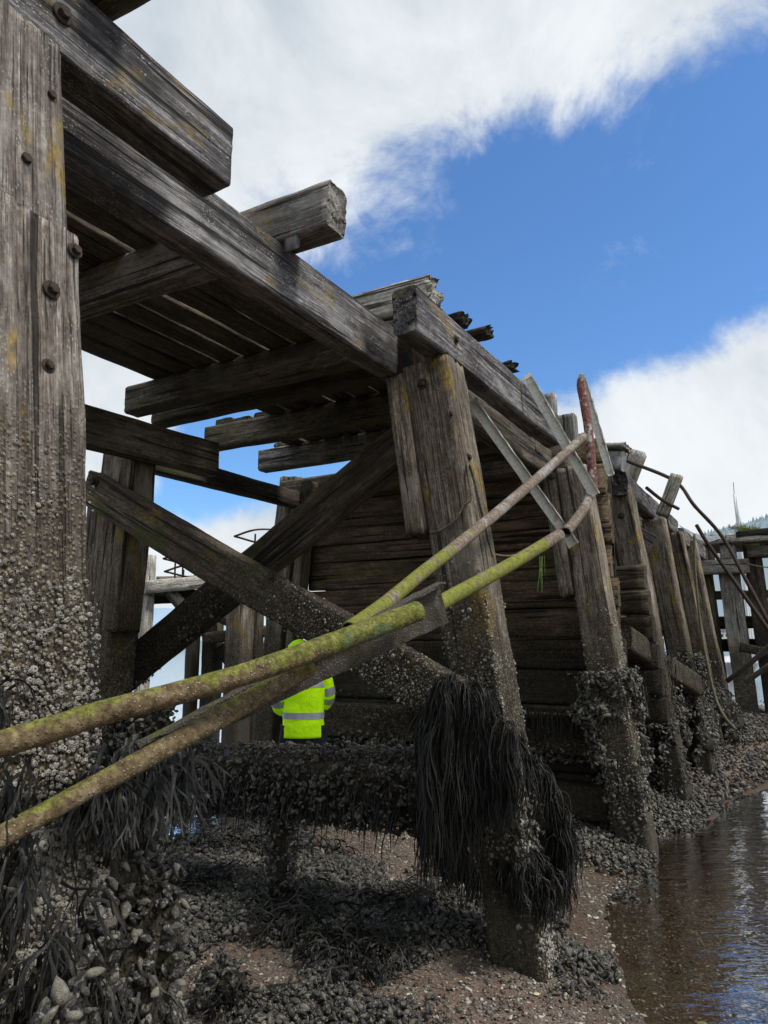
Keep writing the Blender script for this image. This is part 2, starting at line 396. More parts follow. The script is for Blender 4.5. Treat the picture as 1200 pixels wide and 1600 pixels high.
M['mussel'] = shell_mat('mussel_shells', (.008, .009, .013), (.022, .022, .024), (.06, .055, .045), (.18, .165, .13), .30)
M['mussel_pale'] = shell_mat('pale_mussel_shells', (.008, .009, .012), (.026, .025, .025), (.085, .078, .062), (.25, .23, .18), .36)
M['pebble'] = shell_mat('pebbles_and_shell', (.05, .036, .028), (.13, .098, .078), (.27, .24, .20), (.66, .62, .54), .18)
M['shellwhite'] = m_simple('bleached_shell', [(.3, (.45, .36, .27)), (.55, (.68, .62, .52)), (.75, (.8, .77, .7))], 45, .5, .4, .002)
def weed_mat(name, c0, c1, c2):
    m = NT(name); g = m.node('ShaderNodeNewGeometry'); r = g.outputs['Random Per Island']
    c = m.ramp(r, [(0, c0), (.6, c1), (1, c2)]); v = m.coords('World'); nz = m.noise(v, 60, 4, .6)
    c = m.mix(m.sstep(nz, .4, .75, 0, .5), c, m.mix(1.0, c, (1.6, 1.5, 1.1), 'MULTIPLY'))
    return m.fin(c, .5, m.bump(nz, .7, .004), .35)
M['weed'] = weed_mat('dark_bladder_wrack', (.004, .004, .004), (.009, .0085, .0075), (.024, .021, .014))
M['weed_green'] = m_simple('bright_green_weed', [(.3, (.05, .12, .01)), (.7, (.16, .33, .03))], 40, .5, .4)
M['barn'] = shell_mat('barnacles', (.16, .145, .12), (.27, .25, .21), (.38, .36, .31), (.55, .53, .47), .15)

# ---------------------------------------------------------------- sand and ground
SEA = -.12
def seg_dist(x, y, pts):
    d = np.full(np.shape(x), 1e9)
    for (ax, ay), (bx, by) in zip(pts[:-1], pts[1:]):
        vx, vy = bx-ax, by-ay; t = np.clip(((x-ax)*vx+(y-ay)*vy)/(vx*vx+vy*vy), 0, 1)
        d = np.minimum(d, np.hypot(x-ax-t*vx, y-ay-t*vy))
    return d
WL = [(.95, 1.0), (1.18, 3.0), (1.20, 4.0), (1.42, 5.0), (1.66, 6.0), (2.40, 7.1), (3.6, 8.7), (5.3, 10.6), (8.5, 12.8), (14, 14.5), (26, 15)]   # edge of the pool at the right
def side_of(x, y):   # >0 on the water side
    px = np.interp(y, [p[1] for p in WL], [p[0] for p in WL]); return x-px
BED = [(-1.9, -.75), (-1.6, -.50), (-1.11, -.75), (-.91, -.81), (-.78, -.42), (-1.05, -.04), (-.8, .2), (-.42, .28), (-.12, .47), (.31, .26), (.35, -.12), (.34, -.52), (.68, -.92), (.97, -1.45), (1.44, -1.91), (1.41, -2.44), (.7, -2.45), (0, -2.7), (-1.5, -2.5), (-3.2, -2.2), (-3.4, -.9)]
def mound(s, t):
    """mussel beds: how far the bed stands above the sand (0 = bare sand)"""
    e = fbm(s*1.3+4, t*1.3, seed=55, oct=4)
    m = np.zeros(np.shape(s))
    s, t = np.asarray(s, float), np.asarray(t, float); ins = np.zeros(s.shape, bool); n_ = len(BED)
    for k in range(n_):
        (x1, y1), (x2, y2) = BED[k], BED[(k+1) % n_]
        c_ = ((y1 > t) != (y2 > t)); xi = (x2-x1)*(t-y1)/((y2-y1) if y2 != y1 else 1e-9)+x1; ins ^= c_&(s < xi)
    d = seg_dist(s, t, BED+[BED[0]]); m = np.maximum(m, np.where(ins, np.minimum(d*2.6, .8), -np.minimum(d*3.2, .8))+.22)
    m = np.maximum(m, .7-np.hypot((s-1.75)/.5, (t+2.25)/.35))
    # bank beyond the third pile
    m = np.maximum(m, 1.0-np.hypot((s-2.2)/.55, (t-.45)/.35))
    m = np.maximum(m, 1.2-np.hypot((s-4.2)/1.2, (t-.35)/.75))
    m = np.maximum(m, 1.6-np.hypot((s-8)/3.2, (t+.1)/1.3))
    return m+e*.55
def gh(x, y):
    s = (x-ORG[0])*U[0]+(y-ORG[1])*U[1]; t = (x-ORG[0])*N[0]+(y-ORG[1])*N[1]
    w = side_of(x, y)
    h = .02-.14*np.clip((w+.75)/.75, 0, 1.0)**1.5 - .16*np.clip(w/1.6, 0, 1)-.5*np.clip((w-2)/6, 0, 1)
    rear = np.clip((-t-2.15-.55*np.clip((.9-s)/1.5, 0, 1)+.12*fbm(s*.7, t*.7, seed=3))/.5, 0, 1); h = h-.42*rear-1.5*np.clip((-t-4)/10, 0, 1)
    farb = np.clip((s-6)/5, 0, 1)*np.exp(-((t-.3)/2.2)**2); h = h+.30*farb
    h = h-1.2*np.clip((s-15)/8, 0, 1)
    h = h+.018*fbm(x*.8, y*.8, seed=9)+.004*fbm(x*6, y*6, seed=10)+.012*fbm(x*14, y*14, seed=11)*np.clip(1-np.clip(w+.3, 0, 1)*1.4, .1, 1)
    m = mound(s, t); h = h+.075*np.clip(m, 0, .8)*np.clip(1-rear*1.2, 0, 1)
    return h
def gz(x, y): return float(gh(A([x]), A([y]))[0])

def grid(name, xs, ys, hf, mat, kind='structure'):
    X, Y = np.meshgrid(xs, ys, indexing='xy'); Z = hf(X, Y); n = len(xs); m_ = len(ys)
    i = np.arange(m_-1)[:, None]*n; j = np.arange(n-1)[None, :]
    Q = np.stack([i+j, i+j+1, i+n+j+1, i+n+j], -1).reshape(-1, 4)
    o = mesh_obj(name, np.stack([X, Y, Z], -1).reshape(-1, 3), Q, mat); tag(o, kind=kind); return o
def sand_mat():
    m = NT('beach_sand'); v = m.coords('World'); a = m.noise(v, 3.0, 5, .6); b = m.noise(v, 55, 6, .75); z = m.sepz()
    c = m.ramp(b, [(.3, (.05, .033, .025)), (.5, (.15, .098, .072)), (.68, (.28, .20, .145))])
    c = m.mix(m.sstep(a, .42, .62, 0, .8), c, m.ramp(b, [(.3, (.055, .047, .038)), (.5, (.155, .13, .103)), (.7, (.31, .27, .22))]))
    vo = m.vor(v, 70); vc = m.vor(v, 70, out='Color'); sc_ = m.node('ShaderNodeSeparateColor'); m.link(vc, sc_.inputs[0])
    grit = m.math('MULTIPLY', m.sstep(vo, .42, .25), m.sstep(sc_.outputs[0], .45, .55))
    c = m.mix(grit, c, m.ramp(sc_.outputs[1], [(0, (.03, .025, .02)), (.5, (.16, .12, .09)), (.93, (.27, .23, .18)), (1, (.6, .56, .5))]))
    zw = m.math('ADD', z, m.math('MULTIPLY', m.math('SUBTRACT', m.noise(v, 5, 5, .6), .5), .05)); wet = m.sstep(zw, .0, -.08)
    c = m.mix(wet, c, m.mix(1.0, c, (.60, .58, .50), 'MULTIPLY'))
    c = m.mix(m.sstep(z, -.13, -.26), c, m.mix(1.0, c, (.80, .74, .62), 'MULTIPLY')); deep = m.sstep(z, -.35, -1.0); c = m.mix(deep, c, (.03, .055, .06))  # light lost in deeper water painted into the seabed colour
    h = m.math('ADD', m.math('MULTIPLY', b, 1.0), m.math('MULTIPLY', m.math('MULTIPLY', m.sstep(vo, .45, .1), sc_.outputs[0]), .8))
    return m.fin(c, m.sstep(wet, 0, 1, .75, .38), m.bump(h, .9, .010), .4)
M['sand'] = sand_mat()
def nonuni(a, b, c, d, fine, coarse):
    out = list(np.arange(b, c, fine)); x = c; st = fine
    while x < d: out.append(x); st = min(st*1.25, coarse); x += st
    x = b; st = fine; left = []
    while x > a: st = min(st*1.25, coarse); x -= st; left.append(x)
    return A(left[::-1]+out)
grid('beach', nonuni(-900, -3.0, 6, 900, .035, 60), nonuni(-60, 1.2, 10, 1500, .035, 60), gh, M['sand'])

# water
def water_mat():
    m = NT('sea_water'); v = m.coords('World', (1, 1, 1)); 
    mp = m.node('ShaderNodeMapping'); mp.inputs['Rotation'].default_value = (0, 0, radians(25)); mp.inputs['Scale'].default_value = (1, 2.1, 1); m.link(v, mp.inputs['Vector'])
    a = m.noise(mp.outputs[0], 6.5, 3, .5, .6); b = m.noise(mp.outputs[0], 1.6, 4, .6, .4); c = m.noise(mp.outputs[0], .35, 4, .65)
    h = m.math('ADD', m.math('ADD', m.math('MULTIPLY', a, .14), m.math('MULTIPLY', b, .34)), m.math('MULTIPLY', c, .55))
    nr = m.bump(h, .50, .055)
    fr = m.node('ShaderNodeFresnel'); fr.inputs['IOR'].default_value = 1.33; m.link(nr, fr.inputs['Normal'])
    gl = m.node('ShaderNodeBsdfGlossy'); gl.inputs['Roughness'].default_value = .05; gl.inputs['Color'].default_value = (.95, .97, 1, 1); m.link(nr, gl.inputs['Normal'])
    tr = m.node('ShaderNodeBsdfTransparent'); tr.inputs['Color'].default_value = (.88, .83, .74, 1)
    mx = m.node('ShaderNodeMixShader'); m.link(m.math('MINIMUM', m.math('MULTIPLY', fr.outputs[0], 3.2), 1.0), mx.inputs[0]); m.link(tr.outputs[0], mx.inputs[1]); m.link(gl.outputs[0], mx.inputs[2])
    m.link(mx.outputs[0], m.out.inputs['Surface']); return m.m
M['water'] = water_mat()
w = mesh_obj('sea_water', A([(-3000, -60, SEA), (3000, -60, SEA), (3000, 3000, SEA), (-3000, 3000, SEA)]), [(0, 1, 2, 3)], M['water'], smooth=False)
tag(w, kind='structure')

# ---------------------------------------------------------------- small repeated bits merged in one mesh ("stuff" or the crust on one thing)
def shell_proto(seg=6, rings=4):
    V = [(-.5, 0, 0)]; Fc = []
    for r in range(1, rings):
        q = r/rings; x = -.5+q; rad = math.sin(pi*q**.72)**.8
        for k in range(seg): a = 2*pi*k/seg; V.append((x, .27*rad*cos(a)*abs(cos(a))**.15, .17*rad*sin(a)))
    V.append((.5, 0, 0)); e = len(V)-1
    for k in range(seg): Fc.append((0, 1+(k+1) % seg, 1+k, 1+k)) if False else None
    T = []
    for k in range(seg):
        k2 = (k+1) % seg; T.append((0, 1+k2, 1+k)); T.append((e, e-seg+k, e-seg+k2))
        for r in range(rings-2):
            a = 1+r*seg+k; b = 1+r*seg+k2; T.append((a, b, b+seg)); T.append((a, b+seg, a+seg))
    return A(V), A(T)
def stone_proto():
    V, T = shell_proto(6, 4); V = V.copy(); V[:, 1] *= 1.3; V[:, 2] *= 1.0; V += rng.normal(0, .03, V.shape); return V, T
def flake_proto():
    V = [(0, 0, .12)]; n = 8
    for k in range(n): a = 2*pi*k/n; V.append((.5*cos(a), .42*sin(a), 0))
    V.append((0, 0, .06)); T = [(0, 1+k, 1+(k+1) % n) for k in range(n)]+[(n+1, 1+(k+1) % n, 1+k) for k in range(n)]
    return A(V), A(T)
def barnacle_proto():
    n = 7; V = []
    for r, z in ((.5, 0), (.36, .32), (.2, .42), (.14, .12)):
        for k in range(n): a = 2*pi*k/n; V.append((r*cos(a), r*sin(a), z))
    T = []
    for l in range(3):
        for k in range(n): a = l*n+k; b = l*n+(k+1) % n; T += [(a, b, b+n), (a, b+n, a+n)]
    return A(V), A(T)
def rot_mats(zdir, n, roll=None, tilt=None):
    """matrices whose Z axis is zdir (n,3) tilted at random, random spin"""
    zd = zdir+rng.normal(0, tilt if tilt is not None else .5, (n, 3)); zd /= np.linalg.norm(zd, axis=1)[:, None]
    r = rng.normal(0, 1, (n, 3)); x = np.cross(r, zd); x /= np.linalg.norm(x, axis=1)[:, None]; y = np.cross(zd, x)
    return np.stack([x, y, zd], -1)
def scatter(name, proto, P, nrm, size, mat, parent=None, tilt=.5, squash=None):
    V, T = proto; n = len(P)
    if n == 0: return None
    R = rot_mats(nrm, n, tilt=tilt)
    sz = size[:, None, None] if np.ndim(size) else size
    Vl = V[None]*sz
    if squash is not None: Vl = Vl*squash[:, None, :]
    Vw = np.einsum('nij,nvj->nvi', R, Vl)+P[:, None, :]
    Tw = T[None]+(np.arange(n)*len(V))[:, None, None]
    return mesh_obj(name, Vw.reshape(-1, 3), Tw.reshape(-1, 3), mat, parent, smooth=True)
SH = shell_proto(); ST = stone_proto(); FL = flake_proto(); BA = barnacle_proto()

def ground_pts(n, xr, yr, keep):
    x = rng.uniform(*xr, n); y = rng.uniform(*yr, n)
    s = (x-ORG[0])*U[0]+(y-ORG[1])*U[1]; t = (x-ORG[0])*N[0]+(y-ORG[1])*N[1]
    k = keep(x, y, s, t); x, y = x[k], y[k]
    return np.stack([x, y, gh(x, y)], -1)
def dens(P, near=3, full=1):   # thin out with distance
    return P

# mussel beds
def bedkeep(x, y, s, t): return (mound(s, t) > .12+.25*rng.random(len(x)))&(side_of(x, y) < .35)
P1_ = ground_pts(150000, (-3.2, 1.6), (1.7, 5.4), bedkeep)
P2_ = ground_pts(60000, (-3.2, 3.4), (5.0, 9), bedkeep)
P3_ = ground_pts(30000, (1.5, 9), (8, 19), bedkeep)
def dark(P): return P
def bed(name, P, lo, hi, mat, tilt=.8, lift=.35):
    sz = rng.uniform(lo, hi, len(P)); P = P.copy(); P[:, 2] += sz*lift*rng.random(len(P))+.004
    return scatter(name, SH, P, np.tile(A([[0, 0, 1.]]), (len(P), 1)), sz, mat, tilt=tilt)
P1_ = P1_[rng.random(len(P1_)) < .9]
q = fbm(P1_[:, 0]*2.2, P1_[:, 1]*2.2, seed=77) > -.18
tag(bed('mussel_bed', P1_[q], .022, .055, M['mussel'], 1.2, .9), 'dark bed of mussels carpeting the shingle under the nearest bay of the pier', 'mussel bed', kind='stuff')
tag(bed('mussel_bed', P1_[~q], .022, .058, M['mussel_pale'], 1.2, .9), 'paler barnacled mussels growing in patches through the near mussel bed', 'mussel bed', kind='stuff')
tag(bed('mussel_bed', P2_, .03, .065, M['mussel_pale'], 1.2, .9), 'mussels spread round the feet of the second and third piles', 'mussel bed', kind='stuff')
tag(bed('mussel_bed', P3_, .05, .10, M['mussel_pale'], 1.2, .8), 'grey mussel bank sloping to the water beyond the fourth pile', 'mussel bed', kind='stuff')

# shingle: pebbles, broken shell
def shk(x, y, s, t): return (mound(s, t) < .3)&(side_of(x, y) < .8)
Pp = ground_pts(150000, (-2.2, 2.6), (1.9, 7.2), shk)
kd = fbm(Pp[:, 0]*1.1, Pp[:, 1]*1.1, seed=31)+.75-.22*np.clip(Pp[:, 1]-2.9, 0, 2.6); Pp = Pp[rng.random(len(Pp)) < np.clip(kd, .10, 1)]
sz = rng.gamma(2.2, .0048, len(Pp))+.004; sz = np.minimum(sz, .05)
Pp[:, 2] += sz*.06
tag(scatter('shingle', ST, Pp, np.tile(A([[0, 0, 1.]]), (len(Pp), 1)), sz, M['pebble'], tilt=.25), 'small pebbles and grit strewn over the reddish beach', 'shingle', kind='stuff')
Pf = ground_pts(45000, (-1.6, 2.4), (1.9, 6.5), shk)
kd = fbm(Pf[:, 0]*1.6+3, Pf[:, 1]*1.6, seed=41)+.45-.35*np.clip(Pf[:, 1]-2.5, 0, 2); Pf = Pf[rng.random(len(Pf)) < np.clip(kd, .05, 1)]
Pf[:, 2] += .004
tag(scatter('shell_debris', FL, Pf, np.tile(A([[0, 0, 1.]]), (len(Pf), 1)), rng.uniform(.008, .030, len(Pf)), M['pebble'], tilt=.45), 'broken shell fragments littering the sand towards the viewer', 'shells', kind='stuff')
# loose mussel valves near the viewer
Pv = ground_pts(3000, (-1.2, 1.25), (2.0, 3.3), shk); kd = fbm(Pv[:, 0]*2, Pv[:, 1]*2, seed=43)+.35; Pv = Pv[rng.random(len(Pv)) < np.clip(kd, 0, .55)]; Pv[:, 2] += .006
tag(scatter('loose_mussels', SH, Pv, np.tile(A([[0, 0, 1.]]), (len(Pv), 1)), rng.uniform(.018, .036, len(Pv)), M['mussel_pale'], tilt=.3), 'loose grey mussel shells lying on the shingle in the foreground', 'mussel shells', kind='stuff')

# a dozen shells one can point at
def scallop(px, py, size, label, hue):
    P = on_z(px, py, 0); P[2] = gz(P[0], P[1])+.006
    n = 22; V = [(0, -.45, .02)]; Fc = []
    for r in (1, 2, 3):
        q = r/3
        for k in range(n): a = radians(-20)+radians(220)*k/(n-1); rib = 1+.03*(-1)**k; V.append((q*.5*rib*cos(a), -.45+q*(.45+.5*rib*sin(a)) if True else 0, .2*math.sin(pi*(1-q*.5))*(1+.08*(-1)**k)-.2+.2*(1-q)**.5+.02))
    for k in range(n-1):
        Fc.append((0, 1+k, 2+k))
        for r in (0, 1): a = 1+r*n+k; Fc.append((a, a+n, a+n+1, a+1))
    mo = NT('shell_tint'); v = mo.coords('Object'); nn = mo.noise(v, 30, 4)
    mt = mo.fin(mo.ramp(nn, [(.3, tuple(c*.6 for c in hue)), (.65, hue)]), .5, mo.bump(nn, .3, .002), .4)
    V = A(V)*size; a = random.uniform(0, 6.28); R = A([[cos(a), -sin(a), 0], [sin(a), cos(a), 0], [0, 0, 1]]); 
    o = mesh_obj('sea_shell', V @ R.T, Fc, mt); o.location = tuple(P); 
    tag(o, label, 'shell', 'larger shells on the beach'); return o
for a in [(962, 1497, .05, 'cream shell lying alone on wet sand near the water edge, right of the pile foot', (.6, .5, .36)),
          (1094, 1543, .045, 'smooth cream shell at the edge of the water, rightmost of the loose shells', (.62, .55, .38)),
          (838, 1556, .03, 'pair of tiny yellowish shell halves on shingle below the weedy pile', (.66, .6, .36)),
          (740, 1532, .03, 'small white shell on the reddish shingle, lower middle of the beach', (.75, .72, .65)),
          (492, 1590, .05, 'orange-tinted shell at the bottom edge of the beach, left of its neighbours', (.55, .34, .2)),
          (578, 1594, .04, 'bright white shell fragment at the very bottom of the beach', (.8, .78, .72)),
          (912, 1443, .03, 'pinkish shell on sand just right of the weedy pile foot', (.55, .38, .3)),
          (930, 1407, .035, 'grey-white shell between the pile foot and the pool', (.55, .52, .46)),
          (822, 1503, .05, 'open white bivalve lying below the weedy pile foot', (.7, .66, .58)),
          (968, 1598, .045, 'peach coloured shell cut by the bottom edge, right of centre', (.62, .43, .3)),
          (640, 1568, .03, 'ivory shell chip among grey mussels at the bottom of the beach', (.75, .7, .6))]:
    scallop(*a)

# driftwood stick on the sand
o = tube('driftwood_stick', [on_z(385, 1548, .03), on_z(430, 1543, .035), on_z(480, 1537, .03), on_z(540, 1512, .03)], [.010, .013, .015, .012], M['crust'], rough=.25, hollow=False)
tag(o, 'thin dark stick lying on the sand below the near mussel bed', 'stick')

pier = empty('timber_pier', J(0, 0, 0), 'derelict weathered timber pier on raking piles running away from the beach', 'pier')
def leanpt(s, t, z): return J(s, t, z)
def tm(name, a, b, w, h, side, mat, **k): return timber(name, J(*a), J(*b), w, h, side, M[mat], pier, **k)
PILES = []
def pile(s, tt, ts, ztop, wdt, mat='pile', fender=True, zb=-.35, cap=None, label=None, fz=2.35):
    """raking pile: centre s, t at z=3.3, slope outward per metre"""
    f = lambda z: (s, tt+(3.3-z)*ts, z)
    o = tm('pile', f(zb), f(ztop), wdt, wdt, N, mat, res=.022, rough=.008, cham=.022, rot1=.05)
    if label: o['label'] = label
    PILES.append((o, f, wdt)); return o, f
# --- outer row
P2o, f2 = pile(-.26, .15, .145, 3.15, .28, label='pile draped in black weed, with a splitting silvery head')
P2t = tm('pile_head', f2(3.10), (-.26, .085, 3.52), .13, .26, N, 'pile', res=.02, rot1=.06)
P3o, f3 = pile(2.64, .16, .115, 3.15, .28)
P4o, f4 = pile(4.55, .17, .12, 3.38, .28, label='pile under a grey metal bracket box')
P5o, f5 = pile(6.15, .24, .12, 3.2, .28)
P6o, f6 = pile(7.6, .24, .12, 3.2, .28)
P7o, f7 = pile(9.2, .24, .12, 3.3, .28)
# nearest pile: a slimmer shaft with a thicker fender timber scarfed on below
f1 = lambda z: (-3.05, .14+(3.3-z)*.145, z)
P1o = tm('pile', f1(-.35), f1(3.145), .30, .29, U, 'pile1', res=.013, rough=.006, cham=.018, cups=1.3)
P1o['label'] = 'silvery head of the nearest pile with orange lichen'
g1 = lambda z: (-3.065, .275+(3.3-z)*.145, z)
P1f = tm('fender_timber', g1(-.35), g1(2.545), .36, .13, U, 'pile1', res=.011, rough=.007, cham=.02, cups=1.5, rot1=.03)
P1f['label'] = 'thick lower face of the nearest pile, crusted with barnacles'
# sister timbers scarfed to the left of each pile head
def sister(f, z0, z1, off, s0, w=.13, d=.22, mat='pile'):
    a = f(z0); b = f(z1); return tm('sister_timber', (s0, a[1]-off, z0), (s0, b[1]-off, z1), w, d, N, mat, res=.02, rot0=.12, rot1=.01)
sister(f2, 2.12, 3.085, .208, -.30, .13)
sister(f3, 1.95, 3.085, .208, 2.60, .13)
sister(f4, 1.9, 3.15, .21, 4.50, .14)
sister(f5, 1.7, 3.1, .21, 6.1, .14); sister(f6, 1.9, 3.1, .21, 7.6, .14)
# small wedge blocks behind the pile heads
tm('wedge_block', (-.02, .24, 2.80), (-.02, .20, 3.15), .12, .12, N, 'grey', res=.02)
tm('wedge_block', (4.82, .26, 2.9), (4.82, .22, 3.3), .12, .12, N, 'grey', res=.02)
# --- outer wales on the piles (the big planks against the sky)
B_ = tm('wale', (-4.3, .23, 3.275), (-2.2, .23, 3.275), .15, .245, N, 'outer', res=.011, rough=.005, rot1=.006, cham=.008)
B_['label'] = 'thick wale overhead ending against the clouds'
D_ = tm('wale', (-.76, .23, 3.29), (1.86, .23, 3.29), .145, .265, N, 'outer', res=.016, rough=.006, rot0=.03, rot1=.06, cham=.014)
D_['label'] = 'wale with a split dark end on the weedy pile'
tm('wale', (4.30, .225, 3.34), (7.95, .225, 3.34), .14, .27, N, 'outer', res=.03, rough=.012, rot0=.1, rot1=.05, cham=.03)
tm('wale', (8.5, .225, 3.30), (11.0, .225, 3.27), .14, .26, N, 'outer', res=.03, rough=.01, rot1=.05)
# --- stringers along the outer row
C_ = tm('stringer', (-4.3, -.07, 3.23), (-.40, -.07, 3.23), .14, .28, N, 'outer', res=.012, rough=.005, cham=.012)
C_['label'] = 'long dark stringer speckled white with lichen'
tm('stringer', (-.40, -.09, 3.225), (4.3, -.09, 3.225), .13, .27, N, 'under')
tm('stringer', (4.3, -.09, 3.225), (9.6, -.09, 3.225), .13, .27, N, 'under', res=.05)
# --- inner row
f8 = lambda z: (-.26, -2.72-(3.3-z)*.02, z)
def rear(s, zt, tt, sl, wdt=.28, mat='pile'):
    f = lambda z: (s, tt-(3.3-z)*sl, z); o = tm('pile', f(-.5), f(zt), wdt, wdt, N, mat, res=.03, rough=.01, rot1=.03); PILES.append((o, f, wdt)); return f
r1 = rear(-.26, 3.20, -2.40, .045, .28)
sl_ = tm('sister_timber', (-.33, -2.27, 1.62), (-.33, -2.21, 2.9), .12, .24, N, 'pile', res=.02, rot0=.02); 
tm('sister_timber', (-.30, -2.66, 1.66), (-.30, -2.60, 2.75), .14, .2, N, 'pile', res=.02, rot0=.12, rot1=.1)
r2 = rear(2.9, 3.50, -3.22, .10)
tm('sister_timber', (2.84, -3.16, 1.3), (2.84, -2.98, 3.2), .11, .2, N, 'pile', res=.025, rot0=.03)
r3 = rear(5.6, 3.3, -2.9, .08)
r0 = rear(-3.05, 3.2, -2.62, .055)
tm('stringer', (-2.2, -2.06, 2.92), (.26, -2.06, 2.98), .14, .27, N, 'under', res=.02)['label'] = 'short deep inner stringer block on the left inner pile'
tm('stringer', (.30, -2.95, 3.13), (3.05, -2.95, 3.15), .14, .19, N, 'brace_dark', res=.025, bend=0)
tm('stringer', (2.55, -2.80, 3.22), (4.0, -2.80, 3.22), .16, .26, N, 'brace_dark', res=.03)
# --- joists across (their undersides sit on the stringers)
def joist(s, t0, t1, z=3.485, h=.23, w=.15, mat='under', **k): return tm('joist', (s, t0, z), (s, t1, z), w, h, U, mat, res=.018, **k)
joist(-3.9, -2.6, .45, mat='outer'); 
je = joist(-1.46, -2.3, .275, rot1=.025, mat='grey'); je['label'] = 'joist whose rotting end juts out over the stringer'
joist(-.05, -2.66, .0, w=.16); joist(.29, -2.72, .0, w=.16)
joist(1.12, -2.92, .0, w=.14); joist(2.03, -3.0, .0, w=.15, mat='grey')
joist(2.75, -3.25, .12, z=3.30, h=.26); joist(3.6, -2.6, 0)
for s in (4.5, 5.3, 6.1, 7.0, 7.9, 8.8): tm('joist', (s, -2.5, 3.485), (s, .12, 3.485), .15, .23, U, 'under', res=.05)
jx = tm('kerb_timber', (-.07, -.75, 3.72), (-.07, .12, 3.72), .16, .22, U, 'silver', res=.02, rot1=.12); jx['label'] = 'pale cross timber with a black rotted end above the weedy pile'
# stub of a joist end under the second wale
tm('joist_end', (2.28, -.75, 3.37), (2.28, -.02, 3.37), .2, .26, U, 'under', res=.025)
# --- joist above top left edge of picture
tm('joist', (-2.78, -.6, 3.55), (-2.78, .46, 3.55), .16, .22, U, 'under', res=.02)
# --- deck planks: long boards laid along the pier
pk = 0
for i, t in enumerate(np.arange(-2.744, -.30, .232)):
    segs = [(-4.3, -1.46), (-1.46, .12), (.12, 1.12), (1.12, 2.03), (2.03, 2.75)]
    for a, b in segs:
        if t < -2.4 and a < 1.0: continue
        if t < -2.2 and a == .12: continue
        if i == 0 and a == 1.12: a, b = 1.12, 1.62
        if t < -2.4 and a == 2.03: b = a+.25
        if i in (3,) and a == .12: a = .55
        gap = rng.uniform(.006, .03); zz = 3.637+rng.uniform(-.006, .012)
        o = tm('deck_plank', (a+.004, t+rng.normal(0, .006), zz), (b-.004, t+rng.normal(0, .006), zz), .225-gap, .065, N, 'under', res=.035, rough=.006, rot1=.03+.25*(b-a < .5))
        pk += 1
for a, b in ((2.75, 4.5), (4.5, 6.1), (6.1, 7.9), (7.9, 9.6)):
    for t in np.arange(-2.2, -.35, .36):
        tm('deck_plank', (a, t, 3.63+rng.uniform(-.01, .03)), (b-.02, t, 3.63+rng.uniform(-.01, .04)), .34, .06, N, 'under', res=.09, rot1=.06)
# rotted remains along the edge above the wales
for s, t, z, l in ((.42, .02, 3.70, .22), (.25, .05, 3.67, .25), (1.35, .02, 3.72, .2), (.62, .1, 3.69, .2)):
    tm('rotten_stub', (s, t-.25, z), (s+.03, t+.1, z+.03), .12, .07, U, 'crust', res=.02, rough=.02, rot1=.12)
# posts and timbers standing above the deck at the third and fourth piles
for s, t, z0, z1, w_, mt in ((2.86, -.10, 3.3, 3.98, .17, 'grey'), (3.45, -.08, 3.2, 3.92, .22, 'grey'), (3.85, .05, 2.8, 3.74, .16, 'grey')):
    tm('stub_post', (s, t, z0), (s, t-.02, z1), w_, w_*.8, N, mt, res=.02, rot1=.02)
# --- bulkhead of horizontal boards behind the third pile
zb = 3.52; k = 0
hs = [.26, .30, .29, .20, .31, .27, .30, .28, .32, .30, .30, .28]
for hh in hs:
    zb -= hh
    if zb < -.3: break
    tm('bulkhead_board', (3.02+rng.uniform(-.015, .015), -3.05, zb+hh/2+.0), (3.02+rng.uniform(-.015, .015), .36+(3.4-zb)*.05+rng.uniform(-.03, .03), zb+hh/2), .10, hh-.004, U, 'bulk', res=.035, rough=.006, rot1=.02)
tm('bulkhead_backing', (3.13, -2.9, 1.55), (3.13, .40, 1.55), .05, 3.4, U, 'crust', res=.2)
tm('sill_timber', (2.80, -2.9, .78), (2.80, .45, .74), .22, .34, U, 'brace', res=.03, rough=.015)
tm('sill_timber', (2.84, -1.6, .22), (2.84, .5, .18), .2, .3, U, 'bulk', res=.03, rough=.015)
# dark boarding between the farther piles, and their own return walls
for zz in np.arange(.3, 3.1, .31):
    tm('side_board', (3.10, -.30, zz), (9.3, -.30, zz), .08, .285, N, 'bulk', res=.06)
for zz in np.arange(.9, 2.5, .27):
    tm('side_board', (4.05, -.2, zz), (4.05, .42+(3-zz)*.1, zz), .16, .25, U, 'brace_dark', res=.04, rough=.012)
# knee and diagonal timbers beyond the fourth pile
tm('knee_timber', (5.35, .34, 2.72), (5.3, .02, 2.95), .22, .30, U, 'grey', res=.03)
tm('diagonal_brace', (3.4, .35, 1.62), (6.0, .62, 1.05), .2, .24, N, 'brace', res=.035, rough=.012)
# --- transverse bent at the second pile: two crossing braces and a weedy tie
b1a = on_s(140, 762, -.50); b1b = on_s(692, 1088, -.50)
x0 = b1b+unit(b1b-b1a)*.12
br1 = timber('cross_brace', b1a, x0, .13, .245, U, M['brace'], pier, res=.015, rough=.007, rot0=.04); br1['label'] = 'front cross brace running down to the weedy pile'
b2a = on_s(625, 702, -.05)+A([0, 0, 0.0]); b2b = on_s(185, 1062, -.05)
d2 = unit(b2a-b2b)
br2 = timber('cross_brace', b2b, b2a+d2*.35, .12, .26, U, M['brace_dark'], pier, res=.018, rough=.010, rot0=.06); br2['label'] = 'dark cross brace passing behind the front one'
tie_a = J(-.24, -2.2, .665); tie_b = J(-.24, .50, .765)
tie = timber('tie_beam', tie_a, tie_b, .26, .27, U, M['crust'], pier, res=.03, rough=.02); tie['label'] = 'low horizontal tie beam smothered in mussels'
tm('strut', (-.32, -.86, -.2), (-.30, -.84, .75), .09, .09, N, 'crust', res=.03, rough=.02)
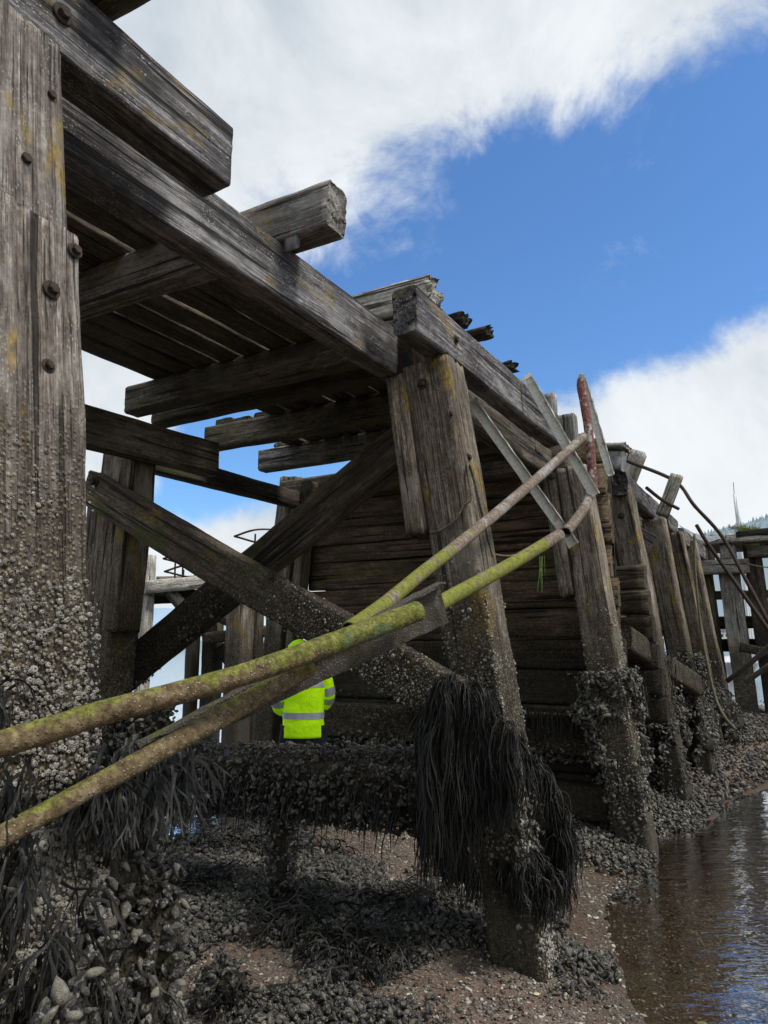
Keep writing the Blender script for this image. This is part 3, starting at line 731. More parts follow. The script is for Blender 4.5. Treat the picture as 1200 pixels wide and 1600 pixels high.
tm('strut', (-.10, -2.35, .5), (-.1, -2.3, 1.12), .3, .3, N, 'crust', res=.03, rough=.03)
# lower tie across the near bay, behind the pipes (runs back from the near pile)
# metal bracket box on the fourth pile
def plate(name, pts, thick, mat, parent):
    pts = [A(p) for p in pts]; n_ = unit(np.cross(pts[1]-pts[0], pts[2]-pts[0]))*thick
    V = pts+[p+n_ for p in pts]; m_ = len(pts); Fc = [tuple(range(m_))[::-1], tuple(range(m_, 2*m_))]+[(i, (i+1) % m_, (i+1) % m_+m_, i+m_) for i in range(m_)]
    return mesh_obj(name, A(V), Fc, mat, parent, smooth=False)
M['galv'] = m_simple('grey_metal', [(.35, (.11, .11, .11)), (.6, (.24, .245, .25)), (.75, (.33, .33, .32))], 14, .55, .4, .002)
bk = tm('bracket_box', (4.28, -.02, 3.62), (4.28, .30, 3.56), .2, .22, U, 'silver', res=.05); bk.data.materials[0] = M['galv']
tm('cap_board', (4.30, -.12, 3.765), (4.30, .36, 3.715), .34, .06, U, 'silver', res=.04, rot1=.05)
tm('stub_post', (5.05, .06, 3.3), (5.12, .30, 3.86), .2, .2, U, 'grey', res=.03)
bl = tm('bracket_plate', (-1.52, .02, 3.36), (-1.52, .10, 3.36), .012, .12, U, 'silver', res=.05); bl.data.materials[0] = M['galv']

# bolts on the timbers
def face_bolt(px, py, t, par, r=.026, nrm=None):
    p = on_t(px, py, t) if t is not None else None
    bolt(p, N if nrm is None else nrm, r, M['iron'], par)
def g_t(z): return .275+(3.3-z)*.145+.065
def h_t(z): return .14+(3.3-z)*.145+.145
from_z = lambda px, py, ft: (lambda f: f)(None)
def bolt_on(px, py, ft, par, r):
    t = ft(2.5)
    for _ in range(12): p = on_t(px, py, t); t = ft(p[2])
    bolt(on_t(px, py, t), unit(N+ZV*.145), r, M['iron'], par)
for px, py, r in ((80, 453, .017), (117, 392, .015), (75, 572, .013)): bolt_on(px, py, g_t, P1f, r)
for px, py, r in ((38, 250, .017), (78, 150, .015)): bolt_on(px, py, h_t, P1o, r)
bolt(on_t(97, 22, .305), N, .022, M['iron'], B_)
p2t = lambda z: .15+(3.3-z)*.145+.14
for px, py, r in ((731, 715, .02), (702, 647, .02)): bolt_on(px, py, p2t, P2o, r)
bolt(on_s(660, 600, -.405), -U, .024, M['iron'], P2o)
bolt(on_s(862, 745, 2.495), -U, .024, M['iron'], P3o)
bolt(on_t(711, 531, .306), N, .022, M['iron'], D_)
bolt(on_s(971, 806, 4.41), -U, .028, M['iron'], P4o)
bolt(on_s(148, 752, -.57), -U, .03, M['iron'], br1)
bolt(on_s(425, 900, -.57), -U, .025, M['iron'], br1)

# ---------------------------------------------------------------- crust of mussels and barnacles on timbers
def box_pts(p0, p1, w, h, side, n, f0=0, f1=1, faces=(1, 1, 1, 1)):
    x, y, z = frame(p0, p1, side); L = np.linalg.norm(p1-p0)
    wts = A([w*faces[0], w*faces[1], h*faces[2], h*faces[3]], float); wts /= wts.sum()
    fc = rng.choice(4, n, p=wts); a = rng.uniform(-.5, .5, n); l = (f0+(f1-f0)*rng.random(n))*L
    X = np.where(fc == 0, a*w, np.where(fc == 1, a*w, np.where(fc == 2, w/2, -w/2)))
    Y = np.where(fc == 0, h/2, np.where(fc == 1, -h/2, a*h))
    NX = np.where(fc == 2, 1., np.where(fc == 3, -1., 0)); NY = np.where(fc == 0, 1., np.where(fc == 1, -1., 0))
    P = p0+X[:, None]*x+Y[:, None]*y+l[:, None]*z; NN = NX[:, None]*x+NY[:, None]*y
    return P, NN
def crust(par, p0, p1, w, h, side, n, lo, hi, lift, mat='mussel', thr=None, f0=0, f1=1, freq=3.0, seed=5, tilt=.7, name='mussel_crust', faces=(1, 1, 1, 1), proto=None):
    P, Nn = box_pts(p0, p1, w, h, side, n, f0, f1, faces)
    if thr is not None:
        k = fbm(P[:, 0]*freq, P[:, 1]*freq, P[:, 2]*freq, seed) > thr; P, Nn = P[k], Nn[k]
    sz = rng.uniform(lo, hi, len(P)); P = P+Nn*(rng.random(len(P))*lift)[:, None]
    o = scatter(name, proto or SH, P, Nn, sz, M[mat], par, tilt=tilt)
    if o: o['kind'] = 'stuff'
    return o
# thick lumpy cores under the crust
def lump(name, cen, rad, mat, parent, amp=.25, freq=5, seed=1, n=26, ax=None):
    V = []; Fc = []
    for i in range(n+1):
        ph = pi*i/n
        for j in range(n*2): th = pi*j/n; V.append((math.sin(ph)*cos(th), math.sin(ph)*sin(th), cos(ph)))
    V = A(V); d = 1+amp*fbm(V[:, 0]*freq*.4+seed, V[:, 1]*freq*.4, V[:, 2]*freq*.4, seed, 5)*2
    V = V*d[:, None]*A(rad); R = np.stack([U, N, ZV], 1) if ax is None else ax
    V = V @ R.T+cen
    m_ = n*2
    for i in range(n):
        for j in range(m_): a = i*m_+j; b = i*m_+(j+1) % m_; Fc.append((a, a+m_, b+m_, b))
    return mesh_obj(name, V, Fc, mat, parent), V
def clump(name, cen, rad, n, lo, hi, mat, label, seed=1, amp=.3, group=None, core='crust'):
    c, V = lump(name, cen, rad, M[core], None, amp, seed=seed, n=40, freq=8)
    tag(c, label, 'mussel clump', group)
    idx = rng.integers(0, len(V), n); P = V[idx]+rng.normal(0, .012, (n, 3)); Nn = P-cen; Nn /= np.linalg.norm(Nn, axis=1)[:, None]
    o = scatter('mussel_crust', SH, P+Nn*(rng.random(n)*hi*.35)[:, None], Nn, rng.uniform(lo, hi, n), M[mat], c, tilt=.9); o['kind'] = 'stuff'
    return c
# the near pile's skirt
sk = [((-2.97, .60, .34), (.22, .26, .62), 7500, 3), ((-2.72, .42, .48), (.18, .26, .58), 4200, 4), ((-2.64, .30, 1.00), (.11, .18, .13), 1400, 5), ((-3.2, .95, .35), (.2, .2, .5), 2600, 6)]
for i, (c, r, n_, sd) in enumerate(sk):
    clump('mussel_skirt', J(*c), r, n_, .028, .052, ('mussel', 'mussel_pale')[i % 2], ['great skirt of mussels wrapped round the nearest pile', 'mussel mass bulging behind the nearest pile towards the beach', 'barnacled lump under the crossing of the two mossy pipes', 'mussels piled at the outer foot of the nearest pile'][i], sd, .35)
clump('mussel_clump', on_z(345, 1545, .05), (.09, .08, .10), 260, .03, .055, 'mussel', 'small isolated clump of mussels on the sand beside the stick', 8)
clump('mussel_clump', on_z(320, 1578, .03), (.06, .06, .05), 120, .03, .05, 'mussel_pale', 'low mussel clump right beneath the skirt of the nearest pile', 9)
# barnacles standing proud on the near pile (modelled), larger towards the tide line
def barnacles(par, p0, p1, w, h, side, n, lo, hi, zc, zs, faces=(1, 1, 1, 1), f0=0, f1=1):
    P, Nn = box_pts(p0, p1, w, h, side, n, f0, f1, faces)
    dn = 1/(1+np.exp((P[:, 2]-zc)/zs))*np.clip(.55+1.6*fbm(P[:, 0]*7, P[:, 1]*7, P[:, 2]*7, 12), .04, 1)
    k = (rng.random(len(P)) < dn)&(dn > .03); P, Nn = P[k], Nn[k]
    o = scatter('barnacle_crust', BA, P, Nn, rng.gamma(5, (lo+hi)/10, len(P)), M['barn'], par, tilt=.12); o['kind'] = 'stuff'
barnacles(P1f, J(*g1(.7)), J(*g1(2.5)), .362, .132, U, 42000, .0045, .0095, 1.62, .14)
barnacles(P2o, J(*f2(.2)), J(*f2(2.6)), .282, .282, N, 16000, .007, .011, 1.70, .12)
barnacles(P3o, J(*f3(.1)), J(*f3(2.6)), .282, .282, N, 8000, .009, .014, 1.65, .12)
barnacles(br1, b1a, x0, .132, .247, U, 12000, .006, .011, 1.6, .12)
# mussels on the lower timbers
crust(tie, tie_a, tie_b, .28, .29, U, 5200, .03, .06, .07, 'mussel', thr=-.25, tilt=1.1)
crust(tie, tie_a, tie_b, .30, .31, U, 900, .035, .06, .07, 'mussel_pale', thr=.12, seed=9)
crust(P2o, J(*f2(-.2)), J(*f2(1.15)), .30, .30, N, 1500, .03, .055, .05, 'mussel', thr=-.05)
crust(P2o, J(*f2(-.1)), J(*f2(.30)), .31, .31, N, 900, .02, .045, .04, 'mussel_pale', thr=-.02, seed=18)
barnacles(P2o, J(*f2(-.05)), J(*f2(.9)), .284, .284, N, 9000, .007, .012, 3, .1)
crust(P2o, J(*f2(-.1)), J(*f2(.9)), .30, .30, N, 500, .025, .05, .05, 'mussel_pale', thr=.1, seed=14)
for f, o, zt, n_, pth in ((f3, P3o, 1.32, 2600, .02), (f4, P4o, 1.5, 1100, .1), (f5, P5o, 1.45, 1000, 0), (f6, P6o, 1.4, 800, 0)):
    crust(o, J(*f(.55)), J(*f(zt)), .32, .32, N, n_, .035, .07, .09, 'mussel_pale', thr=pth-.12)
    crust(o, J(*f(-.2)), J(*f(.5)), .31, .31, N, n_//3, .035, .06, .04, 'mussel_pale', thr=.12)
crust(br2, b2b, b2a, .12, .262, U, 900, .02, .04, .012, 'mussel', thr=0, f1=.42, tilt=1)
crust(pier, J(2.80, -2.9, .6), J(2.80, .45, .6), .24, .05, U, 2200, .04, .07, .06, 'mussel_pale', thr=-.1)
crust(pier, J(2.80, -2.9, .9), J(2.80, .45, .9), .26, .26, U, 1800, .03, .06, .07, 'mussel', thr=.05)
crust(pier, J(2.95, -3, .3), J(2.95, .5, .3), .02, 2.0, U, 2200, .03, .06, .05, 'mussel', thr=.18, faces=(0, 0, 1, 1), freq=2)
crust(pier, J(-.1, -2.35, .5), J(-.1, -2.3, 1.15), .32, .32, N, 900, .03, .06, .06, 'mussel')
crust(pier, J(-.32, -.86, -.1), J(-.30, -.84, .75), .11, .11, N, 500, .03, .055, .05, 'mussel')
crust(pier, J(-.26, -2.46, -.2), J(-.26, -2.40, 1.2), .31, .31, N, 900, .03, .06, .05, 'mussel', thr=0)
cb = [((3.55, .20, .45), (.50, .16, .24), 1600, 21, 'mussel lump between the third and fourth piles'), ((4.75, .42, .60), (.45, .20, .30), 2000, 22, 'mussel mass round the foot of the fourth pile'), ((6.2, .5, .50), (.6, .26, .36), 1900, 23, 'mussel mass smothering the foot of the fifth pile'), ((8.0, .5, .42), (.9, .35, .42), 1900, 24, 'mussel heap at the far piles near the pier head'), ((2.58, .30, .98), (.17, .17, .09), 700, 25, 'thick mussel collar halfway up the third pile'), ((2.95, .50, .62), (.12, .12, .25), 500, 26, 'mussels hanging behind the third pile below its collar')]
for c, r, n_, sd, lb in cb: clump('mussel_heap', J(*c), r, n_, .045, .09, 'mussel_pale' if sd % 2 else 'mussel', lb, sd, .45)

# ---------------------------------------------------------------- seaweed
def ribbons(name, roots, dirs, lens, width, mat, parent=None, nseg=10, grav=.9, curl=.25, flat=True, floor=True, tube3=False, body=None, locks=None):
    V = []; Fc = []; n = len(roots)
    ph = rng.uniform(0, 6.28, (n, 3)); fr = rng.uniform(3, 9, (n, 3))
    P = roots.copy(); D = dirs/np.linalg.norm(dirs, axis=1)[:, None]; W = rng.normal(0, 1, (n, 3))
    if locks is not None:
        nl = locks.max()+1; ph = rng.uniform(0, 6.28, (nl, 3))[locks]+rng.normal(0, .35, (n, 3)); fr = rng.uniform(4, 13, (nl, 3))[locks]
    ring = []
    for k in range(nseg+1):
        q = k/nseg
        D = D*(1-.33*min(grav, 2))+A([0, 0, -1])*.33*min(grav, 2)+np.sin(fr*q+ph)*curl*.30+rng.normal(0, curl*.22, (n, 3)); D /= np.linalg.norm(D, axis=1)[:, None]
        if k: P = P+D*(lens/nseg)[:, None]
        if body is not None: P = body(P)
        if floor: g = gh(P[:, 0], P[:, 1])+.012+.02*rng.random(n); P[:, 2] = np.maximum(P[:, 2], g)
        Wn = np.cross(D, W); Wn /= np.linalg.norm(Wn, axis=1)[:, None]
        wd = (width*(1-.75*q**3)*(.55+.45*min(1, q*4)))
        wd = wd*(1+.35*np.sin(q*23+ph[:, 0]))
        Bn = np.cross(D, Wn)
        ring.append(np.stack([P-Wn*wd[:, None]/2, P+Bn*wd[:, None]*.10, P+Wn*wd[:, None]/2, P-Bn*wd[:, None]*.10], 1))
    R = np.stack(ring, 1)  # n, nseg+1, 4, 3
    V = R.reshape(-1, 3); m_ = (nseg+1)*4
    base = (np.arange(n)*m_)[:, None, None]; k = (np.arange(nseg)*4)[None, :, None]; j = np.arange(4)[None, None, :]; j2 = (j+1) % 4
    Q = np.stack([base+k+j+0*j2, base+k+j2, base+k+4+j2, base+k+4+j], -1).reshape(-1, 4)
    return mesh_obj(name, V, Q, mat, parent)
def drape(label, cen, spread, n, length, width=.009, dirv=(0, 0, -1), dspread=.5, grav=1.1, curl=.2, nseg=12, body=None, name='seaweed_drape', mat='weed', floor=True):
    roots = cen+(rng.normal(0, 1, (n, 3))*A(spread)) @ np.stack([U, N, ZV], 0)
    d = A(dirv)+rng.normal(0, dspread, (n, 3)); l = rng.uniform(.45, 1, n)*length
    return tag(ribbons(name, roots, d, l, rng.uniform(.7, 1.3, n)*width, M[mat], nseg=nseg, grav=grav, curl=curl, body=body, floor=floor), label, 'seaweed', kind='stuff')
# keep strands outside the second pile
def keep2(P):
    s, t = (P-ORG) @ U, (P-ORG) @ N; z = P[:, 2]; tc = .15+(3.3-z)*.145
    ins = (s > -.44)&(s < -.08)&(t > tc-.16)&(t < tc+.17)
    toS = np.where(ins, s+.44, 1e9); toT = np.where(ins, tc+.17-t, 1e9)
    P = P.copy(); a = ins&(toS <= toT); b = ins&(toT < toS)
    P[a] -= (toS[a])[:, None]*U; P[b] += (toT[b])[:, None]*N; return P
# main curtain hangs from the end of the brace across the face of the pile
def curtain(label, a, b, n, length, width, out, body=keep2, jit=.03, grav=1.3, curl=.12, nseg=18, name='seaweed_curtain', shorter=None):
    nl = max(6, n//26); lk_ = rng.integers(0, nl, n); lq = rng.random(nl); q = lq[lk_]
    roots = A(a)[None]*(1-q[:, None])+A(b)[None]*q[:, None]+rng.normal(0, jit, (nl, 3))[lk_]+rng.normal(0, .009, (n, 3))
    d = A(out)[None]+rng.normal(0, .35, (nl, 3))[lk_]+rng.normal(0, .1, (n, 3)); L_ = rng.uniform(.55, 1.05, nl)[lk_]*rng.uniform(.75, 1, n)*length*(1 if shorter is None else shorter(q))
    return tag(ribbons(name, roots, d, L_, rng.uniform(.6, 1.5, n)*width, M['weed'], nseg=nseg, grav=grav, curl=curl, body=body, locks=lk_), label, 'seaweed')
q0 = on_s(692, 1062, -.60); q1 = on_s(790, 1150, -.52); q2 = on_s(672, 1130, -.62); q3 = on_s(745, 1085, -.55)
curtain('long curtain of bootlace weed hanging over the face of the second pile', q0, q1, 2800, .54, .0065, (-.2, -.3, .3), jit=.035, curl=.40, grav=1.25, shorter=lambda q: .7+.3*np.abs(np.sin(q*9)))
curtain('left columns of the weed curtain, falling clear of the pile to the shingle', on_s(682, 1120, -.62), on_s(712, 1070, -.60), 1200, 1.05, .007, (-.15, -.1, .1), jit=.028, curl=.34, grav=1.3, shorter=lambda q: .55+.45*np.abs(np.sin(q*7)))
curtain('thin straggling weed strands left of the curtain', on_s(668, 1190, -.60), on_s(690, 1150, -.62), 70, .70, .010, (-.3, -.1, 0), jit=.02)
curtain('upper tuft of bootlace weed combed over the brace end', on_s(692, 1062, -.60), on_s(750, 1085, -.56), 700, .45, .0065, (-.1, -.2, .5), jit=.02, grav=1.0, curl=.3)
curtain('weed hanging down the outer side of the second pile', on_s(832, 1185, -.20), on_s(868, 1290, -.12), 1500, .46, .007, (.15, .05, .1), jit=.035, curl=.42, grav=1.2)
curtain('matted weed round the foot of the second pile', on_s(790, 1345, -.5), on_s(860, 1360, -.3), 900, .26, .009, (.1, -.2, .2), jit=.04, curl=.6)
curtain('ragged weed at the foot of the curtain, beside the mussel bed', on_s(700, 1290, -.55), on_s(730, 1350, -.5), 350, .3, .012, (0, -.2, .2), jit=.04, curl=.4)
# wrack on the near pile and on the lump under the pipes
def keep1(P):
    s, t = (P-ORG) @ U, (P-ORG) @ N; z = P[:, 2]; to = g_t(z)+.02
    ins = (s > -3.3)&(s < -2.84)&(t > to-.35)&(t < to); P = P.copy(); P[ins] += (to[ins]-t[ins])[:, None]*N; return P
def fronds(label, roots, dirs, L0, width, gens=4, grav=.35, spread=.55, body=None, name='bladder_wrack', kind=None, hug=None):
    V = []; Q = []; base = 0; P = roots; D = dirs/np.linalg.norm(dirs, axis=1)[:, None]; n = len(P)
    Wn = np.cross(D, hug if hug is not None else rng.normal(0, 1, (n, 3))); Wn /= np.linalg.norm(Wn, axis=1)[:, None]; wd = rng.uniform(.7, 1.2, n)*width; Ls = rng.uniform(.6, 1.1, n)*L0
    for g in range(gens):
        n = len(P); nseg = 4; ring = []
        bend = rng.normal(0, .16, (n, 3))
        for k in range(nseg+1):
            if k:
                D = D*(1-grav*.4)+A([0, 0, -1])*grav*.4+bend*.5; D /= np.linalg.norm(D, axis=1)[:, None]
                P = P+D*(Ls/nseg/gens*1.3)[:, None]
                if body is not None: P = body(P)
                gg = gh(P[:, 0], P[:, 1])+.012; P = P.copy(); P[:, 2] = np.maximum(P[:, 2], gg+.012*rng.random(n))
                Wn = Wn-(np.sum(Wn*D, 1))[:, None]*D+rng.normal(0, .06, (n, 3)); Wn /= np.linalg.norm(Wn, axis=1)[:, None]
            q = k/nseg; s_ = wd*(1.0+.18*math.sin(q*6+g)); s_ = s_*(1-.8*q**3) if g == gens-1 else s_
            Nn = np.cross(Wn, D)
            ring.append(np.stack([P-Wn*s_[:, None]/2, P+Nn*s_[:, None]*.13, P+Wn*s_[:, None]/2], 1))
        R_ = np.stack(ring, 1); V.append(R_.reshape(-1, 3)); m_ = (nseg+1)*3
        bb = (base+np.arange(n)*m_)[:, None, None]; kk = (np.arange(nseg)*3)[None, :, None]; jj = np.arange(2)[None, None, :]
        Q.append(np.stack([bb+kk+jj, bb+kk+jj+1, bb+kk+4+jj, bb+kk+3+jj], -1).reshape(-1, 4)); base += n*m_
        if g < gens-1:
            a = rng.uniform(.25, spread, n)[:, None]
            D2 = np.concatenate([D*np.cos(a)+Wn*np.sin(a), D*np.cos(a)-Wn*np.sin(a)]); P = np.concatenate([P, P]); D = D2; Wn = np.concatenate([Wn, Wn]); wd = np.concatenate([wd, wd])*.86; Ls = np.concatenate([Ls, Ls])
            if g >= 1:
                kp = rng.random(len(P)) < .72; P, D, Wn, wd, Ls = P[kp], D[kp], Wn[kp], wd[kp], Ls[kp]
    return tag(mesh_obj(name, np.concatenate(V), np.concatenate(Q), M['weed']), label, 'seaweed', kind=kind)
def wrack(px, py, t, n, L_, label, spread=(.05, .05, .03), w_=.012):
    cen = on_t(px, py, t); roots = cen+(rng.normal(0, 1, (n, 3))*A(spread)) @ np.stack([U, N, ZV], 0)
    d = A((.0, -.3, -.5))+rng.normal(0, .45, (n, 3)); fronds(label, roots, d, L_, w_, 4, .5, .5, keep1, hug=np.tile(N[None]-.2*U, (n, 1))+rng.normal(0, .35, (n, 3)), kind='stuff')
wrack(225, 1195, .64, 150, .12, 'hanging tuft of broad black wrack beneath the lower pipe', (.07, .04, .03), .009)
wrack(165, 1225, .72, 60, .08, 'wrack tuft tucked between the near pile and the lower pipe', (.04, .03, .02), .007)
wrack(275, 1200, .45, 70, .12, 'narrow dark tuft at the right end of the lump under the pipes', (.03, .03, .03), .008)
wrack(8, 1080, .64, 12, .08, 'small fan of dark fronds on the barnacled pile at the left edge', (.015, .01, .01), .007)
wrack(8, 1215, .70, 24, .09, 'wrack hanging at the left edge below the upper pipe', (.03, .02, .02), .007)
wrack(35, 1335, .76, 36, .11, 'flowing wrack below the lower pipe at the left edge', (.04, .03, .04), .007)
wrack(85, 1480, .84, 30, .11, 'long olive wrack trailing over the mussel skirt', (.035, .03, .05), .007)
wrack(60, 1560, .86, 34, .10, 'wrack at the bottom left corner over the mussels', (.07, .03, .04), .007)
wrack(190, 1530, .82, 12, .09, 'wrack strands in the middle of the mussel skirt', (.04, .03, .05), .006)
def lying(px, py, n, r, L_, label, w_=.010):
    c = on_z(px, py, .06); c[2] = gz(c[0], c[1])+.06; roots = c+rng.normal(0, 1, (n, 3))*A([r, r, .02]); a = rng.uniform(0, 6.28, n)
    d = np.stack([np.cos(a), np.sin(a)-.6, .35+0*a], 1)
    fronds(label, roots, d, L_, w_, 4, .35, .6, None, 'wrack_on_bed', 'stuff')
lying(455, 1440, 230, .10, .20, 'spreading fan of dark wrack in the middle of the near mussel bed', .011)
lying(555, 1500, 230, .09, .20, 'heap of wrack on the front edge of the mussel bed, touching the sand', .011)
lying(370, 1330, 190, .20, .16, 'loose wrack on the bed under the tie beam')
lying(640, 1430, 190, .14, .15, 'wrack among mussels left of the weedy pile')
lying(300, 1400, 170, .14, .17, 'wrack on the bed beside the mussel skirt')
lying(345, 1570, 60, .04, .12, 'wrack at the foot of the small isolated clump')
lying(490, 1335, 120, .10, .14, 'wrack at the foot of the thin mussel covered strut')
# fringe on the tie beam and piles
fr_r = tie_a+(tie_b-tie_a)*rng.random(900)[:, None]+rng.normal(0, .05, (900, 3))-U*.13
tag(ribbons('weed_fringe', fr_r, np.tile(A([[-.3, -.5, .1]]), (900, 1)), rng.uniform(.06, .26, 900), np.full(900, .009), M['weed'], nseg=7, grav=1.2, curl=.25), 'short dark fringe of weed along the tie beam', 'seaweed')
fr_r = J(2.66, -1.6, .95)+N*(rng.random(700)[:, None]*2.1)+rng.normal(0, .03, (700, 3))
tag(ribbons('weed_fringe', fr_r, np.tile(A([[-.3, -.5, .1]]), (700, 1)), rng.uniform(.1, .3, 700), np.full(700, .010), M['weed'], nseg=7, grav=1.2, curl=.2), 'weed fringe hanging over the sill timber behind', 'seaweed')
for f, zt, L_, lb in ((f3, 1.25, .45, 'weed on the third pile above its mussel collar'), (f4, 1.35, .5, 'weed round the foot of the fourth pile'), (f5, 1.3, .5, 'weed round the foot of the fifth pile'), (f6, 1.3, .5, 'weed round the foot of the sixth pile')):
    c = J(*f(zt)); drape(lb, c, (.12, .12, .08), 200, L_*.6, .010, (-.2, -.3, -.2), .5, 1.2, .25, 9)
dg = drape('bright green weed dangling from the cut end of the pipe', at_d(846, 868, 3.15), (.004, .006, .006), 6, .16, .005, (0, 0, -1), .15, 1.2, .15, 9, None, 'green_weed', 'weed_green', False)

# ---------------------------------------------------------------- collapsed handrail: bent pipes, flat bars and an angle iron
rail = empty('collapsed_handrail', at_d(600, 975, 2.0), 'tangle of bent mossy scaffold pipes and flat bars, a handrail fallen off the pier', 'handrail')
def px(*l): return [at_d(a, b, d) for a, b, d in l]
pa = px((0, 1163, 1.3), (130, 1122, 1.42), (270, 1085, 1.55), (400, 1048, 1.68), (520, 1005, 1.82), (600, 975, 1.93), (652, 955, 2.02))
dv = unit(pa[0]-pa[2]); pa = [pa[0]+dv*2.6, pa[0]+dv*1.2]+pa
tube('pipe', pa, [.021, .022, .024, .024, .024, .025, .026, .027, .028, .028], M['p_moss'], rail, 20, 90, .05)['label'] = 'thick upper pipe, green with moss'
pb = px((0, 1308, 1.27), (120, 1243, 1.4), (232, 1183, 1.53), (360, 1112, 1.7), (483, 1040, 1.86))
dv = unit(pb[0]-pb[2]); pb = [pb[0]+dv*2.3, pb[0]+dv*1.0]+pb
tube('pipe', pb, [.018, .019, .020, .023, .026], M['p_moss'], rail, 20, 80, .05)['label'] = 'lower brown pipe crusted with barnacles'
tube('pipe', px((545, 985, 1.98), (600, 945, 2.35), (660, 895, 2.75), (720, 848, 3.25), (790, 790, 3.9), (850, 738, 4.7), (912, 682, 5.5)), [.024, .025, .027, .030, .032], M['p_mix'], rail, 14, 70, .03)['label'] = 'long thin pipe, mossy below and white painted above'
tube('pipe', px((600, 985, 2.1), (660, 958, 2.3), (710, 930, 2.55), (760, 903, 2.75), (815, 872, 3.05), (874, 836, 3.35)), .027, M['p_mix'], rail, 14, 50, .03)['label'] = 'mossy pipe ending in a clean cut'
tube('pipe', px((884, 832, 4.8), (900, 812, 5.0), (915, 790, 5.2), (922, 770, 5.4)), .034, M['p_mix'], rail, 14, 20, .03)['label'] = 'short rusty elbow of pipe'
tube('pipe', px((909, 584, 5.75), (907, 600, 5.75), (912, 625, 5.7), (919, 668, 5.6), (924, 720, 5.5), (927, 770, 5.42)), [.02, .03, .034, .034, .034, .034], M['p_rust'], rail, 12, 40, .05)['label'] = 'upright red rusted pipe with a crooked tip'
def angle_bar(name, a, b, side, w1, flange, fdir, thick, mat, n=24, label=None, twist=0, w0=None):
    """L section: a web of width w along side, a flange along fdir at its upper edge"""
    V = []; Fc = []; z = unit(b-a); side0 = unit(side-(side @ z)*z); f0 = unit(fdir-(fdir @ z)*z); f0 = unit(f0-(f0 @ side0)*side0)
    w0 = w0 or w1
    for i in range(n+1):
        q = i/n; c = a+(b-a)*q; w_ = w0+(w1-w0)*q; an = twist*(q-.5); s_ = side0*cos(an)+f0*sin(an); f_ = f0*cos(an)-side0*sin(an)
        prof = [(0, 0), (w_, 0), (w_, flange), (w_-thick, flange), (w_-thick, thick), (0, thick)]
        e = rng.normal(0, .0012, (6, 2))
        if i in (0, n): e += rng.normal(0, .005, (6, 2))
        for (u_, v_), (e0, e1) in zip(prof, e): V.append(c+s_*(u_+e0)+f_*(v_+e1))
    for i in range(n):
        for k in range(6): a_ = i*6+k; b_ = i*6+(k+1) % 6; Fc.append((a_, b_, b_+6, a_+6))
    Fc.append((0, 5, 4, 1)); Fc.append((1, 4, 3, 2)); e = n*6; Fc.append((e, e+1, e+4, e+5)); Fc.append((e+1, e+2, e+3, e+4))
    o = mesh_obj(name, A(V), Fc, mat, rail, smooth=False)
    if label: o['label'] = label
    return o
upv = A([0, -.12, 1.0])
angle_bar('angle_bar', at_d(222, 1196, 1.66), at_d(700, 972, 2.16), upv, .125, .035, A([.2, -1, .1]), .006, M['p_plate'], 40, 'wide angle iron with a mossy lip between the pipes', 0, .055)
def flat_bar(p0, p1, wv, w_, fl, label, tip=.1):
    angle_bar('flat_bar', p0, p1, wv, w_, fl, A([.6, -.8, .25]), .008, M['p_bar'], 24, label)
flat_bar(at_d(730, 632, 5.05), at_d(890, 856, 5.0), A([.9, -.2, .5]), .07, .035, 'pale flat bar slanting down below the wale')
flat_bar(at_d(818, 595, 5.35), at_d(922, 778, 5.3), A([.9, -.2, .35]), .07, .035, 'whitish flat bar crossing the end of the wale')
flat_bar(at_d(903, 592, 5.8), at_d(948, 745, 5.8), A([1, 0, .1]), .06, .02, 'grey bar behind the red rusted pipe')
gp = [at_d(a, b, 5.42) for a, b in ((815, 592), (828, 580), (842, 612), (846, 632))]
g_ = plate('gusset_plate', gp, .008, M['p_bar'], rail)

# free rods and pipes beyond
def rod(name, pts, r, label, cat='metal rod', mat='iron', rough=.06): return tag(tube(name, pts, r, M[mat], None, 8, 60, rough), label, cat)
rod('bent_rod', px((905, 680, 8.2), (950, 706, 8.4), (985, 722, 8.7), (1055, 752, 9.3), (1085, 790, 9.0), (1128, 838, 8.8), (1165, 905, 8.4), (1202, 975, 8.1)), .022, 'long rusty rod arching from the fourth pile and down to the right')
rod('bent_rod', px((1088, 820, 9.2), (1105, 848, 9.1), (1140, 898, 8.9), (1185, 962, 8.6), (1215, 1005, 8.4)), .024, 'shorter rusty rod leaning parallel below the arching one')
rod('stub_rod', px((1010, 762, 8.6), (1030, 778, 8.7), (1045, 787, 8.8), (1060, 795, 8.9)), .02, 'short rod with a knobbed tip sticking out at the fifth pile')
tag(tube('leaning_pipe', px((1136, 1064, 11.0), (1168, 1040, 10.8), (1215, 998, 10.6)), .038, M['p_plate'], None, 10, 20, .03), 'pale pipe slanting up to the right edge, upper of two', 'pipe')
tag(tube('leaning_pipe', px((1164, 1066, 10.4), (1190, 1048, 10.3), (1222, 1026, 10.2)), .038, M['p_plate'], None, 10, 20, .03), 'pale pipe slanting up to the right edge, lower of two', 'pipe')
# slanted pale post with chain mesh at the fifth pile
tag(timber('slanted_post', at_d(1034, 806, 8.9), at_d(1058, 742, 8.9), .13, .13, N, M['silver'], res=.02, rot1=.02), 'pale post leaning right above the far end of the second wale', 'post')
